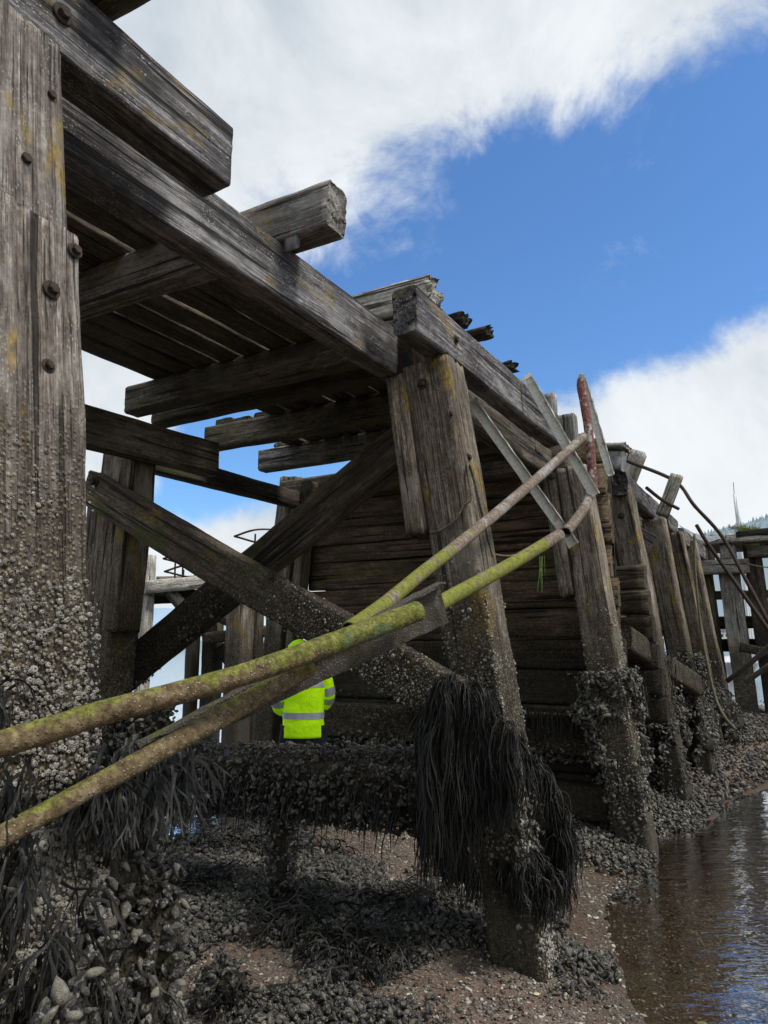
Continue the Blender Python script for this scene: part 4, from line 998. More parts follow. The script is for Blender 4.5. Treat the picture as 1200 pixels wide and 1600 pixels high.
# mesh netting: a sheet of crossing wires
def netting():
    V = []; Fc = []
    a, b = on_t(1034, 790, .36), on_t(1046, 860, .36); wv = unit(on_t(1046, 790, .36)-a)
    c0 = a; d0 = unit(b-a); W_, H_ = .32, .55
    def seg(p, q, r=.003):
        z = unit(q-p); x = unit(np.cross(z, N)); y = np.cross(z, x); base = len(V)
        for e in (p, q):
            for k in range(3): an = 2*pi*k/3; V.append(e+r*(cos(an)*x+sin(an)*y))
        for k in range(3): Fc.append((base+k, base+(k+1) % 3, base+3+(k+1) % 3, base+3+k))
    for k in range(12): seg(c0+wv*W_*k/11, c0+wv*W_*k/11+d0*H_)
    for k in range(20): seg(c0+d0*H_*k/19, c0+d0*H_*k/19+wv*W_)
    return mesh_obj('wire_netting', A(V), Fc, M['iron'])
tag(netting(), 'scrap of rusty wire netting hanging beneath the slanted pale post', 'netting')
# ropes
M['rope'] = m_simple('old_rope', [(.3, (.05, .045, .025)), (.55, (.15, .14, .085)), (.75, (.30, .28, .2))], 70, .9, .2, .004)
def rope(pts, r, label): return tag(tube('rope', pts, r, M['rope'], None, 8, 90, .25, False), label, 'rope')
rope([on_s(672, 833, -.415), on_s(690, 828, -.43), on_s(712, 812, -.43), on_s(724, 790, -.42)]+[J(-.40+.02*k, .15+(3.3-z)*.145+.155, z) for k, z in ((0, 2.30), (.5, 2.42), (1.5, 2.50), (4, 2.46), (7, 2.2), (9, 2.0))], .006, 'greenish rope looped round the second pile')
rope([on_s(752, 860, -.1), on_s(770, 866, .2), on_s(800, 868, .8), on_s(830, 858, 1.6), on_s(850, 845, 2.4)], .007, 'thin rope sagging between the second and third piles')
rope([at_d(1085, 835, 9.6), at_d(1087, 900, 9.4), at_d(1095, 980, 9.2), at_d(1106, 1040, 9.0), at_d(1118, 1090, 8.8), at_d(1132, 1120, 8.6), at_d(1150, 1140, 8.5)], .016, 'frayed rope hanging down the last pile to the mussel bank')
rope([on_s(1162, 878, 11), on_s(1180, 884, 10.9), on_s(1215, 888, 10.8)], .012, 'pale line slung along the pier head')

# ---------------------------------------------------------------- pier head (a second pier crossing at the far end)
head = empty('pier_head', J(11.2, 1.5, 0), 'farther pier head crossing at the right, its rotten deck edged with moss', 'pier')
def hd(name, a, b, w, h, side, mat, **k): k.setdefault('res', .06); return timber(name, J(*a), J(*b), w, h, side, M[mat], head, **k)
H = 11.25
def ht(x_, y_): s_, t_ = toST(on_s(x_, y_, H)); return t_, float(on_s(x_, y_, H)[2])
hd('cap_beam', (H, -.6, 3.05), (H, 1.02, 3.02), .3, .27, U, 'grey', rot1=.05)
for x_, wd_ in ((1146, .36), (1187, .3), (1226, .3), (1108, .26)):
    t_, _ = ht(x_, 960); hd('pile', (H+.3, t_+.12, -.5), (H+.3, t_-.05, 3.0 if x_ < 1170 else 3.5), wd_, wd_, U, 'grey' if x_ == 1146 else 'brace_dark', rough=.01)
for x_ in (1086, 1108, 1132, 1142):
    t_, _ = ht(x_, 850); hd('stub_post', (H, t_, 3.15), (H, t_, 3.45), .17, .17, U, 'grey')
hd('deck_edge', (H-.05, -.4, 3.52), (H-.05, 1.05, 3.55), .35, .16, U, 'silver', rough=.02, rot1=.1)
hd('deck_edge', (H-.1, .85, 3.62), (H-.1, 4.5, 3.66), .35, .13, U, 'crust', rough=.03)
hd('deck_edge', (H-.12, .75, 3.49), (H-.12, 4.5, 3.44), .3, .10, U, 'silver', rough=.03)
hd('wale', (H, 1.0, 3.28), (H, 4.5, 3.22), .25, .22, U, 'under')
for z_, m_ in ((2.55, 'grey'), (2.02, 'brace_dark'), (1.58, 'brace_dark')):
    hd('wale', (H+.55, -.5, z_), (H+.55, 4.5, z_-.03), .2, .16 if z_ > 2.1 else .24, U, m_, rough=.012)
hd('brace', (H-.2, .75, 1.55), (H-.2, 3.2, 1.05), .16, .16, U, 'brace')
for k in range(7): hd('deck_plank', (H+.3+k*.32, -.6, 3.6), (H+.3+k*.32, 4.5, 3.6), .28, .07, U, 'under')
for t_ in (1.5, 2.3, 3.2): hd('pile', (H+2.0, t_, -.5), (H+2.0, t_, 3.5), .4, .4, U, 'brace_dark'); 
for z_ in (.4, .8, 1.2, 2.9): hd('wale', (H+.9, 1.3, z_), (H+.9, 4.6, z_), .2, .36, U, 'brace_dark')
# sheet of grey roofing metal sagging over the corner
M['sheet'] = M['galv']
n = 14; V = []; Fc = []
c00, c10, c01, c11 = at_d(1052, 812, 10.5), at_d(1135, 838, 11.0), at_d(1072, 832, 9.8), at_d(1130, 838, 10.2)
for i in range(n+1):
    for j in range(n+1):
        a = i/n; b = j/n; p = (c00*(1-a)+c10*a)*(1-b)+(c01*(1-a)+c11*a)*b; p = p+ZV*(.05*fbm(a*4, b*4, seed=61)-.10*sin(pi*a)); V.append(p)
for i in range(n):
    for j in range(n): a = i*(n+1)+j; Fc.append((a, a+1, a+n+2, a+n+1))
tag(mesh_obj('metal_sheet', A(V), Fc, M['galv']), 'crumpled grey metal sheet slumped over the corner of the pier head', 'metal sheet')
M['moss'] = m_simple('moss_tuft', [(.3, (.05, .06, .008)), (.7, (.26, .27, .05))], 60, .9, .2, .01)
def tuft(px_, py_, d, n, L_, label):
    c = at_d(px_, py_, d); roots = c+rng.normal(0, 1, (n, 3))*A([.09, .09, .01]); dd = rng.normal(0, .5, (n, 3))+A([0, 0, 1.2])
    tag(ribbons('grass_tuft', roots, dd, rng.uniform(.4, 1, n)*L_, np.full(n, .008), M['moss'], nseg=5, grav=.5, curl=.3, floor=False), label, 'grass tuft')
tuft(1168, 830, 13.9, 260, .16, 'yellow green grass tuft on the rotten deck edge at the right')
tuft(1152, 826, 14.0, 120, .12, 'small grass tuft under the boat masts on the deck edge')
tuft(1096, 842, 13.6, 200, .12, 'mossy tuft over the corner posts of the pier head')

# ---------------------------------------------------------------- mooring platform out in the water at the left
plat = empty('mooring_platform', at_d(300, 1060, 15), 'old mooring platform on timber legs standing in the water behind the pier', 'platform')
def pl(name, a, b, w, h, mat, **k): k.setdefault('res', .08); return timber(name, a, b, w, h, N, M[mat], plat, **k)
def vpost(name, x_, y0, d, w, z1, mat='grey', zb=-1.5, lean=0):
    p = at_d(x_, y0, d); q = p.copy(); q[2] = zb; q[0] += lean; p = p.copy(); p[2] = z1; return pl(name, q, p, w, w, mat)
vpost('leg', 229, 940, 15, .23, at_d(232, 866, 15)[2], 'silver')
pl('deck_beam', at_d(224, 920, 14.8), at_d(338, 908, 15.6), .3, .26, 'silver', rough=.02)
pl('deck_beam', at_d(238, 934, 15.3), at_d(400, 926, 16.4), .3, .26, 'crust')
pl('deck_beam', at_d(245, 908, 16.4), at_d(420, 905, 17.4), .3, .2, 'grey')
pl('deck_planking', at_d(240, 911, 15.9), at_d(400, 901, 16.9), 1.6, .10, 'grey')
pl('diagonal_strut', at_d(266, 925, 15.2), at_d(308, 978, 15.4), .2, .2, 'silver')
pl('rail_post', at_d(310, 908, 16), at_d(310, 890, 16), .14, .14, 'silver')
vpost('leg', 302, 1000, 15.2, .22, 2.4, 'crust'); vpost('leg', 333, 1000, 15.4, .32, 2.6, 'brace_dark'); 
vpost('leg', 376, 950, 14.6, .40, 2.60, 'pile'); vpost('leg', 401, 950, 14.8, .25, 2.6, 'brace_dark')
pl('cross_beam', at_d(318, 998, 14.9), at_d(420, 986, 14.8), .2, .22, 'brace')
pl('cross_beam', at_d(340, 960, 15.2), at_d(370, 975, 15.0), .2, .22, 'brace_dark')
pl('diagonal_strut', at_d(344, 1008, 15.2), at_d(378, 1060, 15.2), .22, .22, 'brace_dark')
def hoop(x0_, y0_, x1_, y1_, d, gap, n_):
    a, b = at_d(x0_, y0_, d), at_d(x1_, y1_, d+1.6); 
    tube('rail', [a+ZV*0, a+A([.5, -.25, .10]), b], .022, M['iron'], plat, 6, 20); tube('rail', [a, a+A([.6, .3, -.10]), b+A([0, 0, -.05])], .022, M['iron'], plat, 6, 20)
hoop(255, 873, 330, 862, 15.6, 0, 2); hoop(257, 893, 330, 884, 15.6, 0, 2); hoop(366, 838, 440, 828, 15.6, 0, 2)
for x_, y0_, y1_ in ((273, 906, 874), (285, 904, 872), (306, 900, 878), (398, 862, 834), (286, 906, 890)):
    tube('rail_post', [at_d(x_, y0_, 15.9), at_d(x_+1, y1_, 15.9)], .022, M['iron'], plat, 6, 6)

# ---------------------------------------------------------------- sailing boat moored beyond the pier head
boat = empty('sailboat', at_d(1150, 1015, 46)*A([1, 1, 0]), 'white masted sailing boat moored behind the pier head', 'sailboat')
bp = at_d(1150, 1015, 46); bp[2] = SEA
M['white'] = m_simple('white_paint', [(.3, (.55, .56, .56)), (.7, (.78, .79, .8))], 5, .4, .4, .001)
V = []; Fc = []; n = 16; dx = unit(A([.45, 1, 0])); dy = A([dx[1], -dx[0], 0])
for i in range(n+1):
    q = i/n; w_ = 1.35*math.sin(pi*min(1, q*.5+.28))**1.0*(1-q**4); sh = .95+.35*q**2
    for a in range(7): e = -1+2*a/6; V.append(bp+dx*(-4+8.5*q)+dy*w_*e*(1-.0*abs(e))+ZV*(sh*abs(e)**2.2-.25*(1-abs(e))))
for i in range(n):
    for a in range(6): k = i*7+a; Fc.append((k, k+1, k+8, k+7))
mesh_obj('hull', A(V), Fc, M['white'], boat)
V = [bp+dx*(-3.9+8*q)+dy*e*1.1*(1-q**3)*.95+ZV*(.9+.3*q*q) for q in np.linspace(0, .98, 10) for e in (-1, 1)]
mesh_obj('deck', A(V), [(2*i, 2*i+1, 2*i+3, 2*i+2) for i in range(9)], M['white'], boat)
mt = at_d(1147, 772, 46)
tube('mast', [A([mt[0]+.35, mt[1], .8]), mt], [.11, .07], M['white'], boat, 10, 8)
tube('mast', [A([mt[0]-.55, mt[1]-1.5, .8]), mt+A([-.15, -.6, -.3])], [.09, .06], M['white'], boat, 10, 8)
tube('stay', [mt+A([0, 0, -.3]), A([mt[0]+2.6, mt[1]+1.5, 1.2])], .02, M['white'], boat, 5, 6)
tube('masthead_aerial', [mt, mt+A([.02, 0, .75])], .02, M['iron'], boat, 5, 4)
tube('boom', [A([mt[0]+.1, mt[1], 2.0]), A([mt[0]+.5, mt[1]-3.2, 2.1])], .07, M['white'], boat, 8, 6)

# ---------------------------------------------------------------- far shores
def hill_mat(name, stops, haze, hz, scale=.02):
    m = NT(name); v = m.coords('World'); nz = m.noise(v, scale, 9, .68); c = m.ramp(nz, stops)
    c = m.mix(haze, c, hz); m.fin(c, 1, None, 0); e = m.b.inputs['Emission Color']; e.default_value = (*hz, 1); m.b.inputs['Emission Strength'].default_value = haze*.35; return m.m  # distance haze painted into the hill colour, plus a faint glow
def ridge(name, prof, dist, mat, depth=900, seed=1, amp=14, base_x=None):
    """prof: list of (pixel x, pixel y of the skyline) at the given range: a real hill whose crest is that high"""
    xs = [at_d(a, b, dist)[0] for a, b in prof]; zs = [at_d(a, b, dist)[2] for a, b in prof]
    X = np.linspace(xs[0], xs[-1], 220); Zc = np.interp(X, xs, zs); yc = at_d(600, 1015, dist)[1]
    V = []; m_ = 40
    q = np.linspace(0, 1, m_)
    prof_ = np.sin(np.minimum(q*1.25, 1)*pi/2)**1.15*(1-.25*np.maximum(0, q-.8)/.2)
    Y = yc-depth*.8+q*depth
    XX, YY = np.meshgrid(X, Y); PF = np.repeat(prof_[:, None], len(X), 1)
    Z = Zc[None, :]*PF+amp*fbm(XX/90*100/dist*8, YY/90*100/dist*8, seed=seed, oct=6)*PF-1.0
    n_ = len(X); i = np.arange(m_-1)[:, None]*n_; j = np.arange(n_-1)[None, :]
    Q = np.stack([i+j, i+j+1, i+n_+j+1, i+n_+j], -1).reshape(-1, 4)
    return tag(mesh_obj(name, np.stack([XX, YY, Z], -1).reshape(-1, 3), Q, mat), kind='structure'), X, Zc, yc
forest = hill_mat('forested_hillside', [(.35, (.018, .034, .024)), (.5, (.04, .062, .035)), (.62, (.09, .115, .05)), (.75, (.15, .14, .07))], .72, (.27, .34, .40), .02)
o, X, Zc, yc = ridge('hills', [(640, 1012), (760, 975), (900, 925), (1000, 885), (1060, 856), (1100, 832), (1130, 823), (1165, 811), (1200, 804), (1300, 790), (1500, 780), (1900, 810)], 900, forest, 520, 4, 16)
# conifers standing on the crest of the forested hill
nT = 4200; tx = rng.uniform(X[0], X[-1], nT); ty = yc-520*.8+520*rng.uniform(.45, .86, nT)
qq = (ty-(yc-416))/520; pf = np.sin(np.minimum(qq*1.25, 1)*pi/2)**1.15; tz = np.interp(tx, X, Zc)*pf-6+16*fbm(tx/90*100/900*8, ty/90*100/900*8, seed=4, oct=6)*pf
cn = [(0, 0, 1)]+[(cos(2*pi*k/6)*.22, sin(2*pi*k/6)*.22, 0) for k in range(6)]; ct = [(0, 1+k, 1+(k+1) % 6) for k in range(6)]
sz = rng.uniform(5, 11, nT); Vt = A(cn)[None]*sz[:, None, None]+np.stack([tx, ty, tz], -1)[:, None, :]
Tt = A(ct)[None]+(np.arange(nT)*7)[:, None, None]
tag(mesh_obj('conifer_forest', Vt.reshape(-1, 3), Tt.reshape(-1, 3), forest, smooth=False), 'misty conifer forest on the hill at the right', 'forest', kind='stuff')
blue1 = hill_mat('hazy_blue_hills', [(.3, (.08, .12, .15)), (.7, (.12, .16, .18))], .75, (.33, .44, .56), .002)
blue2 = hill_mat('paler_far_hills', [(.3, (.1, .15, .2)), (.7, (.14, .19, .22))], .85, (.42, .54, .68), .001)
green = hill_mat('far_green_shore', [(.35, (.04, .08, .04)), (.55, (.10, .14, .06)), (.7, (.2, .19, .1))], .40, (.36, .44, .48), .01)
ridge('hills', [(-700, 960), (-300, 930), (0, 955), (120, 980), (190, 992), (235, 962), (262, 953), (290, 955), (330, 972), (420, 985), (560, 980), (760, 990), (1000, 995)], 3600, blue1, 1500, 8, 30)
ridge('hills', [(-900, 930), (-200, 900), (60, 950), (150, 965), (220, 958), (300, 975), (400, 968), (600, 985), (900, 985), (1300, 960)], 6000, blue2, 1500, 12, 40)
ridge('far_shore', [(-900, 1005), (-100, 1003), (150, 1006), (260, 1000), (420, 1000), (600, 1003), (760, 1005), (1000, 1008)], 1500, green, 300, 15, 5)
# white house on the far shore
hp = at_d(1124, 992, 420)
house = empty('white_house', hp, 'small white house on the green far shore, seen between the piles', 'house')
def bxm(name, c, sx, sy, sz_, mat, par):
    V = [c+A([a*sx/2, b*sy/2, cc*sz_]) for a in (-1, 1) for b in (-1, 1) for cc in (0, 1)]
    return mesh_obj(name, A(V), [(0, 1, 3, 2), (4, 6, 7, 5), (0, 4, 5, 1), (2, 3, 7, 6), (1, 5, 7, 3), (0, 2, 6, 4)], mat, par, smooth=False)
M['slate'] = m_simple('slate', [(.3, (.06, .065, .07)), (.7, (.13, .135, .14))], 3, .8)
M['glass'] = m_simple('dark_window', [(.3, (.02, .025, .03)), (.7, (.05, .06, .07))], 3, .2)
wl = bxm('wall', hp-A([0, 0, 3]), 9, 7, 5, M['white'], house)
rc = hp+A([0, 0, 2.0]); V = [rc+A(v) for v in ((-5, -4, 0), (5, -4, 0), (5, 4, 0), (-5, 4, 0), (-5, 0, 2.6), (5, 0, 2.6))]
mesh_obj('roof', A(V), [(0, 1, 5, 4), (2, 3, 4, 5), (0, 4, 3), (1, 2, 5), (0, 3, 2, 1)], M['slate'], house, smooth=False)
for dx_ in (-2.6, 0, 2.6): bxm('window', hp+A([dx_, -3.56, -1.2]), 1.2, .1, 1.6, M['glass'], house)

# ---------------------------------------------------------------- person, back turned, bending slightly over the work in front
def skin_chain(name, verts, edges, radii, mat, parent=None, sub=2, root=0):
    me = bpy.data.meshes.new(name); me.from_pydata([tuple(map(float, v)) for v in verts], edges, []); me.update()
    o = bpy.data.objects.new(name, me); col.objects.link(o)
    sk_ = o.modifiers.new('skin', 'SKIN'); sk_.use_smooth_shade = True
    for i, r in enumerate(radii): sv = me.skin_vertices[0].data[i]; sv.radius = (r, r) if not hasattr(r, '__len__') else r; sv.use_root = (i == root)
    o.modifiers.new('sub', 'SUBSURF').levels = sub; o.modifiers['sub'].render_levels = sub
    me.materials.append(mat)
    if parent is not None: o.parent = parent; o.matrix_parent_inverse = parent.matrix_basis.inverted()
    return o
pb_ = on_z(452, 1277, .0); gzp = max(gz(pb_[0], pb_[1]), SEA+.05)
fwd = unit(ray(470, 1100)*A([1, 1, 0])); rt = A([fwd[1], -fwd[0], 0]); depth_p = 6.75
hipc = at_d(474, 1150, depth_p)                           # jacket hem, centre of back
def PP(r, f, z): return A([hipc[0], hipc[1], 0])+rt*r+fwd*f+ZV*z
zh = float(hipc[2])                                       # height of the hem
person = empty('person', PP(0, 0, gzp), 'person in fluorescent yellow jacket with silver bands, back turned, behind the low tie beam', 'person')
M['skin_'] = m_simple('skin', [(.3, (.45, .27, .20)), (.7, (.55, .34, .26))], 30, .5, .3, .001)
M['trouser'] = m_simple('dark_trousers', [(.3, (.010, .011, .016)), (.7, (.028, .029, .038))], 40, .85, .2, .003)
M['shoe'] = m_simple('grey_trainer', [(.3, (.08, .08, .085)), (.7, (.2, .2, .2))], 40, .7, .3, .002)
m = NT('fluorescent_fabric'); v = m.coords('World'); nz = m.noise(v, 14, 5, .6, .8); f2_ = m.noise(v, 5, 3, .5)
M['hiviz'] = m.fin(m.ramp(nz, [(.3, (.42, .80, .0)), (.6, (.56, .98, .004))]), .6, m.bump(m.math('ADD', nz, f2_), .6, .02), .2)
M['hiviz'].node_tree.nodes['Principled BSDF'].inputs['Emission Color'].default_value = (.40, .82, 0, 1); M['hiviz'].node_tree.nodes['Principled BSDF'].inputs['Emission Strength'].default_value = .14  # faint glow of its own added to the jacket cloth
M['band'] = m_simple('silver_reflective_band', [(.3, (.26, .28, .33)), (.7, (.40, .42, .48))], 25, .45, .5, .001)
zs = zh+.60   # shoulder line
# continuous body under the clothes
vb = [PP(0, 0, zh+.08), PP(0, .01, zh+.25), PP(0, .03, zh+.45), PP(0, .09, zh+.66), PP(-.02, .15, zh+.75), PP(-.05, .26, zh+.80)]
rb = [.15, .14, .16, .07, .095, .09]
eb = [(0, 1), (1, 2), (2, 3), (3, 4), (4, 5)]
def limb(pts, rr, at):
    global vb, rb, eb
    prev = at
    for p, r in zip(pts, rr): vb.append(p); rb.append(r); eb.append((prev, len(vb)-1)); prev = len(vb)-1
    return prev
fl_ = PP(-.18, .08, gzp+.08); fr_ = PP(.16, .0, gzp+.08)
limb([PP(-.11, .0, zh-.05), PP(-.14, .04, (zh+gzp)/2+.02), fl_, fl_+fwd*.12-rt*.10-ZV*.03], [.10, .065, .045, .04], 0)
limb([PP(.11, .0, zh-.05), PP(.13, .03, (zh+gzp)/2+.02), fr_, fr_+fwd*.16-ZV*.03], [.10, .065, .045, .04], 0)
hl = limb([PP(-.19, .05, zh+.58), PP(-.21, .10, zh+.28), PP(-.16, .33, zh+.27), PP(-.13, .40, zh+.27)], [.065, .045, .032, .03], 2)
hr = limb([PP(.18, .05, zh+.58), PP(.20, .10, zh+.32), PP(.15, .34, zh+.30), PP(.12, .41, zh+.30)], [.065, .045, .032, .03], 2)
body = skin_chain('body', vb, eb, rb, M['skin_'], person)
def fingers(w0, sgn):
    for k, (a, l) in enumerate(((-.03, .075), (-.01, .085), (.01, .08), (.03, .065))):
        b0 = w0+fwd*.04+ZV*a*.7; pts = [b0, b0+fwd*l*.5, b0+fwd*l*.8-rt*sgn*(-.02), b0+fwd*l*.9-rt*sgn*(-.045)]
        skin_chain('finger', pts, [(0, 1), (1, 2), (2, 3)], [.010, .009, .008, .007], M['skin_'], body, 1)
    b0 = w0+ZV*.025; skin_chain('thumb', [b0, b0+fwd*.03+ZV*.03, b0+fwd*.055+ZV*.04], [(0, 1), (1, 2)], [.012, .010, .009], M['skin_'], body, 1)
fingers(vb[hl], -1); fingers(vb[hr], 1)
# head details are turned away but there
hc = PP(-.05, .25, zh+.745)
for sg in (-1, 1):
    e_, _v = lump('ear', hc+rt*sg*.085+ZV*(-.01), (.018, .01, .03), M['skin_'], body, .05, n=6)
    e_, _v = lump('eye', hc+rt*sg*.032+fwd*.083+ZV*.01, (.012, .012, .01), M['band'], body, .0, n=6)
lump('nose', hc+fwd*.105-ZV*.015, (.02, .014, .025), M['skin_'], body, .05, n=6); lump('mouth', hc+fwd*.09-ZV*.055, (.008, .025, .007), M['p_rust'], body, .05, n=6)
def loft(name, rings, mat, parent, seg=28, wr=.008, seed=1, close=True, freq=9):
    V = []; 
    for (c, ax, ay, rx, ry) in rings:
        for k in range(seg):
            a = 2*pi*k/seg; ca, sa = cos(a), sin(a); e = .86
            V.append(c+ax*rx*math.copysign(abs(ca)**e, ca)+ay*ry*math.copysign(abs(sa)**e, sa))
    V = A(V); cen = np.repeat(A([r[0] for r in rings]), seg, 0); d = V-cen; d /= np.maximum(1e-6, np.linalg.norm(d, axis=1))[:, None]
    V = V+d*(wr*2*fbm(V[:, 0]*freq, V[:, 1]*freq, V[:, 2]*freq*.7, seed))[:, None]
    Fc = [(i*seg+k, i*seg+(k+1) % seg, (i+1)*seg+(k+1) % seg, (i+1)*seg+k) for i in range(len(rings)-1) for k in range(seg)]
    if close: Fc += [tuple(range(seg))[::-1], tuple(range((len(rings)-1)*seg, len(rings)*seg))]
    return mesh_obj(name, V, Fc, mat, parent)
def interp_rings(keys, n):
    ks = np.linspace(0, len(keys)-1, n); out = []
    C = catmull([k[0] for k in keys], n); RX = np.interp(ks, range(len(keys)), [k[1] for k in keys]); RY = np.interp(ks, range(len(keys)), [k[2] for k in keys])
    return C, RX, RY
def torso_at(z):
    zz = [0, .1, .28, .45, .56, .64, .70]; q_ = (z-zh)
    rx = np.interp(q_, zz, [.185, .185, .178, .180, .170, .12, .07]); ry = np.interp(q_, zz, [.155, .155, .15, .15, .135, .10, .07]); f_ = np.interp(q_, zz, [0, 0, .01, .03, .08, .14, .19])
    return PP(0, f_, z), rx, ry
tl = ZV*0
rings = []
for z in np.linspace(zh-.005, zh+.70, 34):
    c, rx, ry = torso_at(z); c = c+ZV*0; rings.append((c, rt+ZV*(-.0), fwd, rx, ry))
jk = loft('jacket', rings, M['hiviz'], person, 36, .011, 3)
def band(z0, z1, off=.006, seed=3):
    rr = []
    for z in np.linspace(z0, z1, 5): c, rx, ry = torso_at(z); rr.append((c, rt, fwd, rx+off, ry+off))
    loft('reflective_band', rr, M['band'], jk, 36, .011, seed, close=False)
band(zh+.16, zh+.215); band(zh+.435, zh+.49)
def sleeve(pts, rr, sg):
    C = catmull(pts, 22); R_ = np.interp(np.linspace(0, 1, 22), np.linspace(0, 1, len(rr)), rr); rg = []
    for i in range(22):
        z = unit(C[min(i+1, 21)]-C[max(i-1, 0)]); x = unit(np.cross(z, A([.3, .2, .8]))); y = np.cross(z, x); rg.append((C[i], x, y, R_[i], R_[i]))
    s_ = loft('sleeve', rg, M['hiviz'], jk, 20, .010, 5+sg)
    for a, b in ((8, 10), (11, 13)):
        loft('reflective_band', [(c, x, y, r+.006, r+.006) for c, x, y, r, _ in rg[a:b+1]], M['band'], s_, 20, .010, 5+sg, close=False)
sleeve([PP(-.12, .04, zh+.60), PP(-.19, .03, zh+.50), PP(-.225, .05, zh+.34), PP(-.21, .12, zh+.23), PP(-.15, .28, zh+.25)], [.085, .080, .066, .062, .05], 0)
sleeve([PP(.12, .04, zh+.60), PP(.18, .03, zh+.50), PP(.215, .05, zh+.36), PP(.20, .14, zh+.28), PP(.14, .30, zh+.30)], [.085, .078, .062, .058, .05], 1)
hz = [(hc+ZV*(-.17)-fwd*.03, .08, .08), (hc+ZV*(-.10)-fwd*.01, .105, .105), (hc+ZV*.0, .118, .125), (hc+ZV*.07, .105, .115), (hc+ZV*.11, .06, .07), (hc+ZV*.125, .01, .01)]
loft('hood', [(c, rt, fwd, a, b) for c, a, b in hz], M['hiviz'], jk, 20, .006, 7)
# trousers and shoes
loft('trouser_seat', [(PP(0, .0, zh+z_), rt, fwd, a_, b_) for z_, a_, b_ in ((.12, .16, .13), (.0, .168, .14), (-.08, .165, .14), (-.16, .13, .12), (-.20, .05, .06))], M['trouser'], person, 24, .006, 2)
for sg, ft in ((-1, fl_), (1, fr_)):
    C = catmull([PP(.09*sg, .01, zh+.10), PP(.115*sg, .01, zh-.08), PP(.135*sg, .045, (zh+gzp)/2), ft+ZV*.02], 18); rr = np.interp(np.linspace(0, 1, 18), [0, .4, 1], [.125, .10, .07])
    loft('trouser_leg', [(C[i], rt, fwd, rr[i], rr[i]*1.05) for i in range(18)], M['trouser'], person, 18, .009, 9+sg)
    sd_ = unit(fwd*.4-rt*.9) if sg < 0 else fwd; sx_ = A([sd_[1], -sd_[0], 0])
    g = [(-.09, .02, .035), (-.07, .035, .05), (0, .042, .055), (.08, .045, .04), (.15, .045, .03), (.19, .03, .02), (.20, .008, .01)]
    sh_ = loft('shoe', [(ft+sd_*a-ZV*(.075-c_), sx_, ZV, b, c_) for a, b, c_ in g], M['shoe'], person, 16, .002, 4)
    loft('sole', [(ft+sd_*a*1.02-ZV*.072, sx_, ZV, b*1.08, .014) for a, b, c_ in g], M['white'], sh_, 16, 0, 4)

# ---------------------------------------------------------------- sky, sun, camera
sun_dir = unit(A([.62, -.30, .95]))     # towards the sun: high, behind and to the right of the viewer
el = math.asin(sun_dir[2]); az = math.atan2(sun_dir[0], sun_dir[1])
wd = bpy.data.worlds.new('World'); bpy.context.scene.world = wd; wd.use_nodes = True
nt = wd.node_tree; nd = nt.nodes; lk = nt.links; nd.clear()
class W(NT):
    def __init__(s): s.t = nt; s.n = nd; s.l = lk
q = W()
sky = q.node('ShaderNodeTexSky', sky_type='NISHITA', sun_disc=False, sun_elevation=el, sun_rotation=az, air_density=1.15, dust_density=.3, ozone_density=2.2)
tc = q.node('ShaderNodeTexCoord').outputs['Generated']
def cdir(x_, y_): return tuple(unit(ray(x_, y_)))
def dot(v):
    d = q.node('ShaderNodeVectorMath', operation='DOT_PRODUCT'); q.link(tc, d.inputs[0]); d.inputs[1].default_value = v; return d.outputs['Value']
def blob(x_, y_, r0, r1): # angular radius in degrees: full inside r0, gone outside r1
    return q.sstep(dot(cdir(x_, y_)), cos(radians(r1)), cos(radians(r0)))
nse = q.noise(tc, 3.4, 10, .62, .35); nse2 = q.noise(tc, 11, 9, .66, .5); nbig = q.noise(tc, 1.4, 4, .5)
def half(p0_, p1_, a, b_, flip=1):   # cloud bank: everything on one side of the great circle through two sky directions
    n_ = unit(np.cross(ray(*p0_), ray(*p1_)))*flip; return q.sstep(dot(tuple(n_)), a, b_)
up_s = 1 if np.dot(unit(np.cross(ray(500, 330), ray(1200, 60))), ray(500, 0)) > 0 else -1
cov = half((480, 370), (1200, 60), -.15, .15, up_s)
dn_s = 1 if np.dot(unit(np.cross(ray(340, 860), ray(1200, 545))), ray(900, 1200)) > 0 else -1
cov = q.math('MAXIMUM', cov, half((340, 860), (1200, 560), -.13, .03, dn_s))
cov = q.math('MAXIMUM', cov, blob(110, 640, 1, 11))
sx = q.node('ShaderNodeSeparateXYZ'); q.link(tc, sx.inputs[0])
back = q.sstep(sx.outputs['Y'], .0, -.6, 0, .6); cov = q.math('MAXIMUM', cov, back)
def gt(a, b): return q.math('MAXIMUM', a, b)
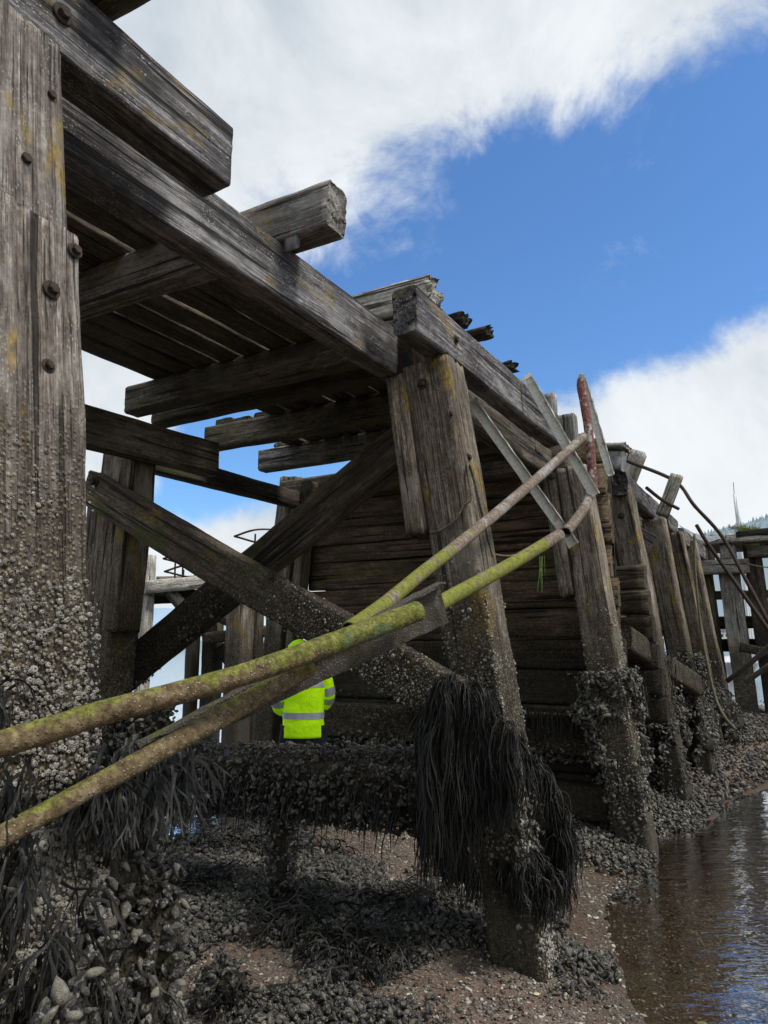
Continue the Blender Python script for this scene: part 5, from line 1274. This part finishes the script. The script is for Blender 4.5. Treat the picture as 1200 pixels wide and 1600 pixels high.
cv = q.math('ADD', cov, q.math('ADD', q.math('MULTIPLY', q.math('SUBTRACT', nse, .5), 1.5), q.math('MULTIPLY', q.math('SUBTRACT', nse2, .5), .55)))
mask = q.sstep(cv, .36, .80)
wisp = q.math('MULTIPLY', blob(1120, 370, 2, 10), q.sstep(q.noise(tc, 7, 8, .65, .6), .55, .75, 0, .5)); mask = gt(mask, wisp)
shade = q.ramp(q.math('ADD', q.math('MULTIPLY', nse, .6), q.math('MULTIPLY', nbig, .5)), [(.34, (.36, .43, .50)), (.50, (.58, .64, .70)), (.64, (.80, .84, .87)), (.78, (.93, .95, .97))])
bgS = q.node('ShaderNodeBackground', _Strength=.15); q.link(q.mix(1.0, sky.outputs[0], (.60, .87, 1.17), 'MULTIPLY'), bgS.inputs['Color'])
bgC = q.node('ShaderNodeBackground', _Strength=1.08); q.link(shade, bgC.inputs['Color'])
mx = q.node('ShaderNodeMixShader'); q.link(mask, mx.inputs[0]); q.link(bgS.outputs[0], mx.inputs[1]); q.link(bgC.outputs[0], mx.inputs[2])
wo = q.node('ShaderNodeOutputWorld'); q.link(mx.outputs[0], wo.inputs['Surface'])
from mathutils import Vector
sl = bpy.data.lights.new('sun', 'SUN'); sl.energy = 3.0; sl.angle = radians(12); sl.color = (1, .96, .9)
so = bpy.data.objects.new('sun', sl); col.objects.link(so); so.location = (5, -5, 12)
so.rotation_euler = Vector(tuple(sun_dir)).to_track_quat('Z', 'Y').to_euler()
cam = bpy.data.cameras.new('camera'); co = bpy.data.objects.new('camera', cam); col.objects.link(co)
cam.sensor_fit = 'VERTICAL'; cam.sensor_height = 36; cam.lens = F/1600*36; cam.clip_start = .05; cam.clip_end = 20000
co.location = tuple(CAM); co.rotation_euler = (pi/2+PITCH, 0, 0)
sc = bpy.context.scene; sc.camera = co
sc.view_settings.view_transform = 'Standard'; sc.view_settings.look = 'None'; sc.view_settings.exposure = 0
sc.cycles.max_bounces = 6; sc.cycles.transparent_max_bounces = 8; sc.cycles.diffuse_bounces = 3; sc.cycles.caustics_reflective = False; sc.cycles.caustics_refractive = False
sc.cycles.use_denoising = True
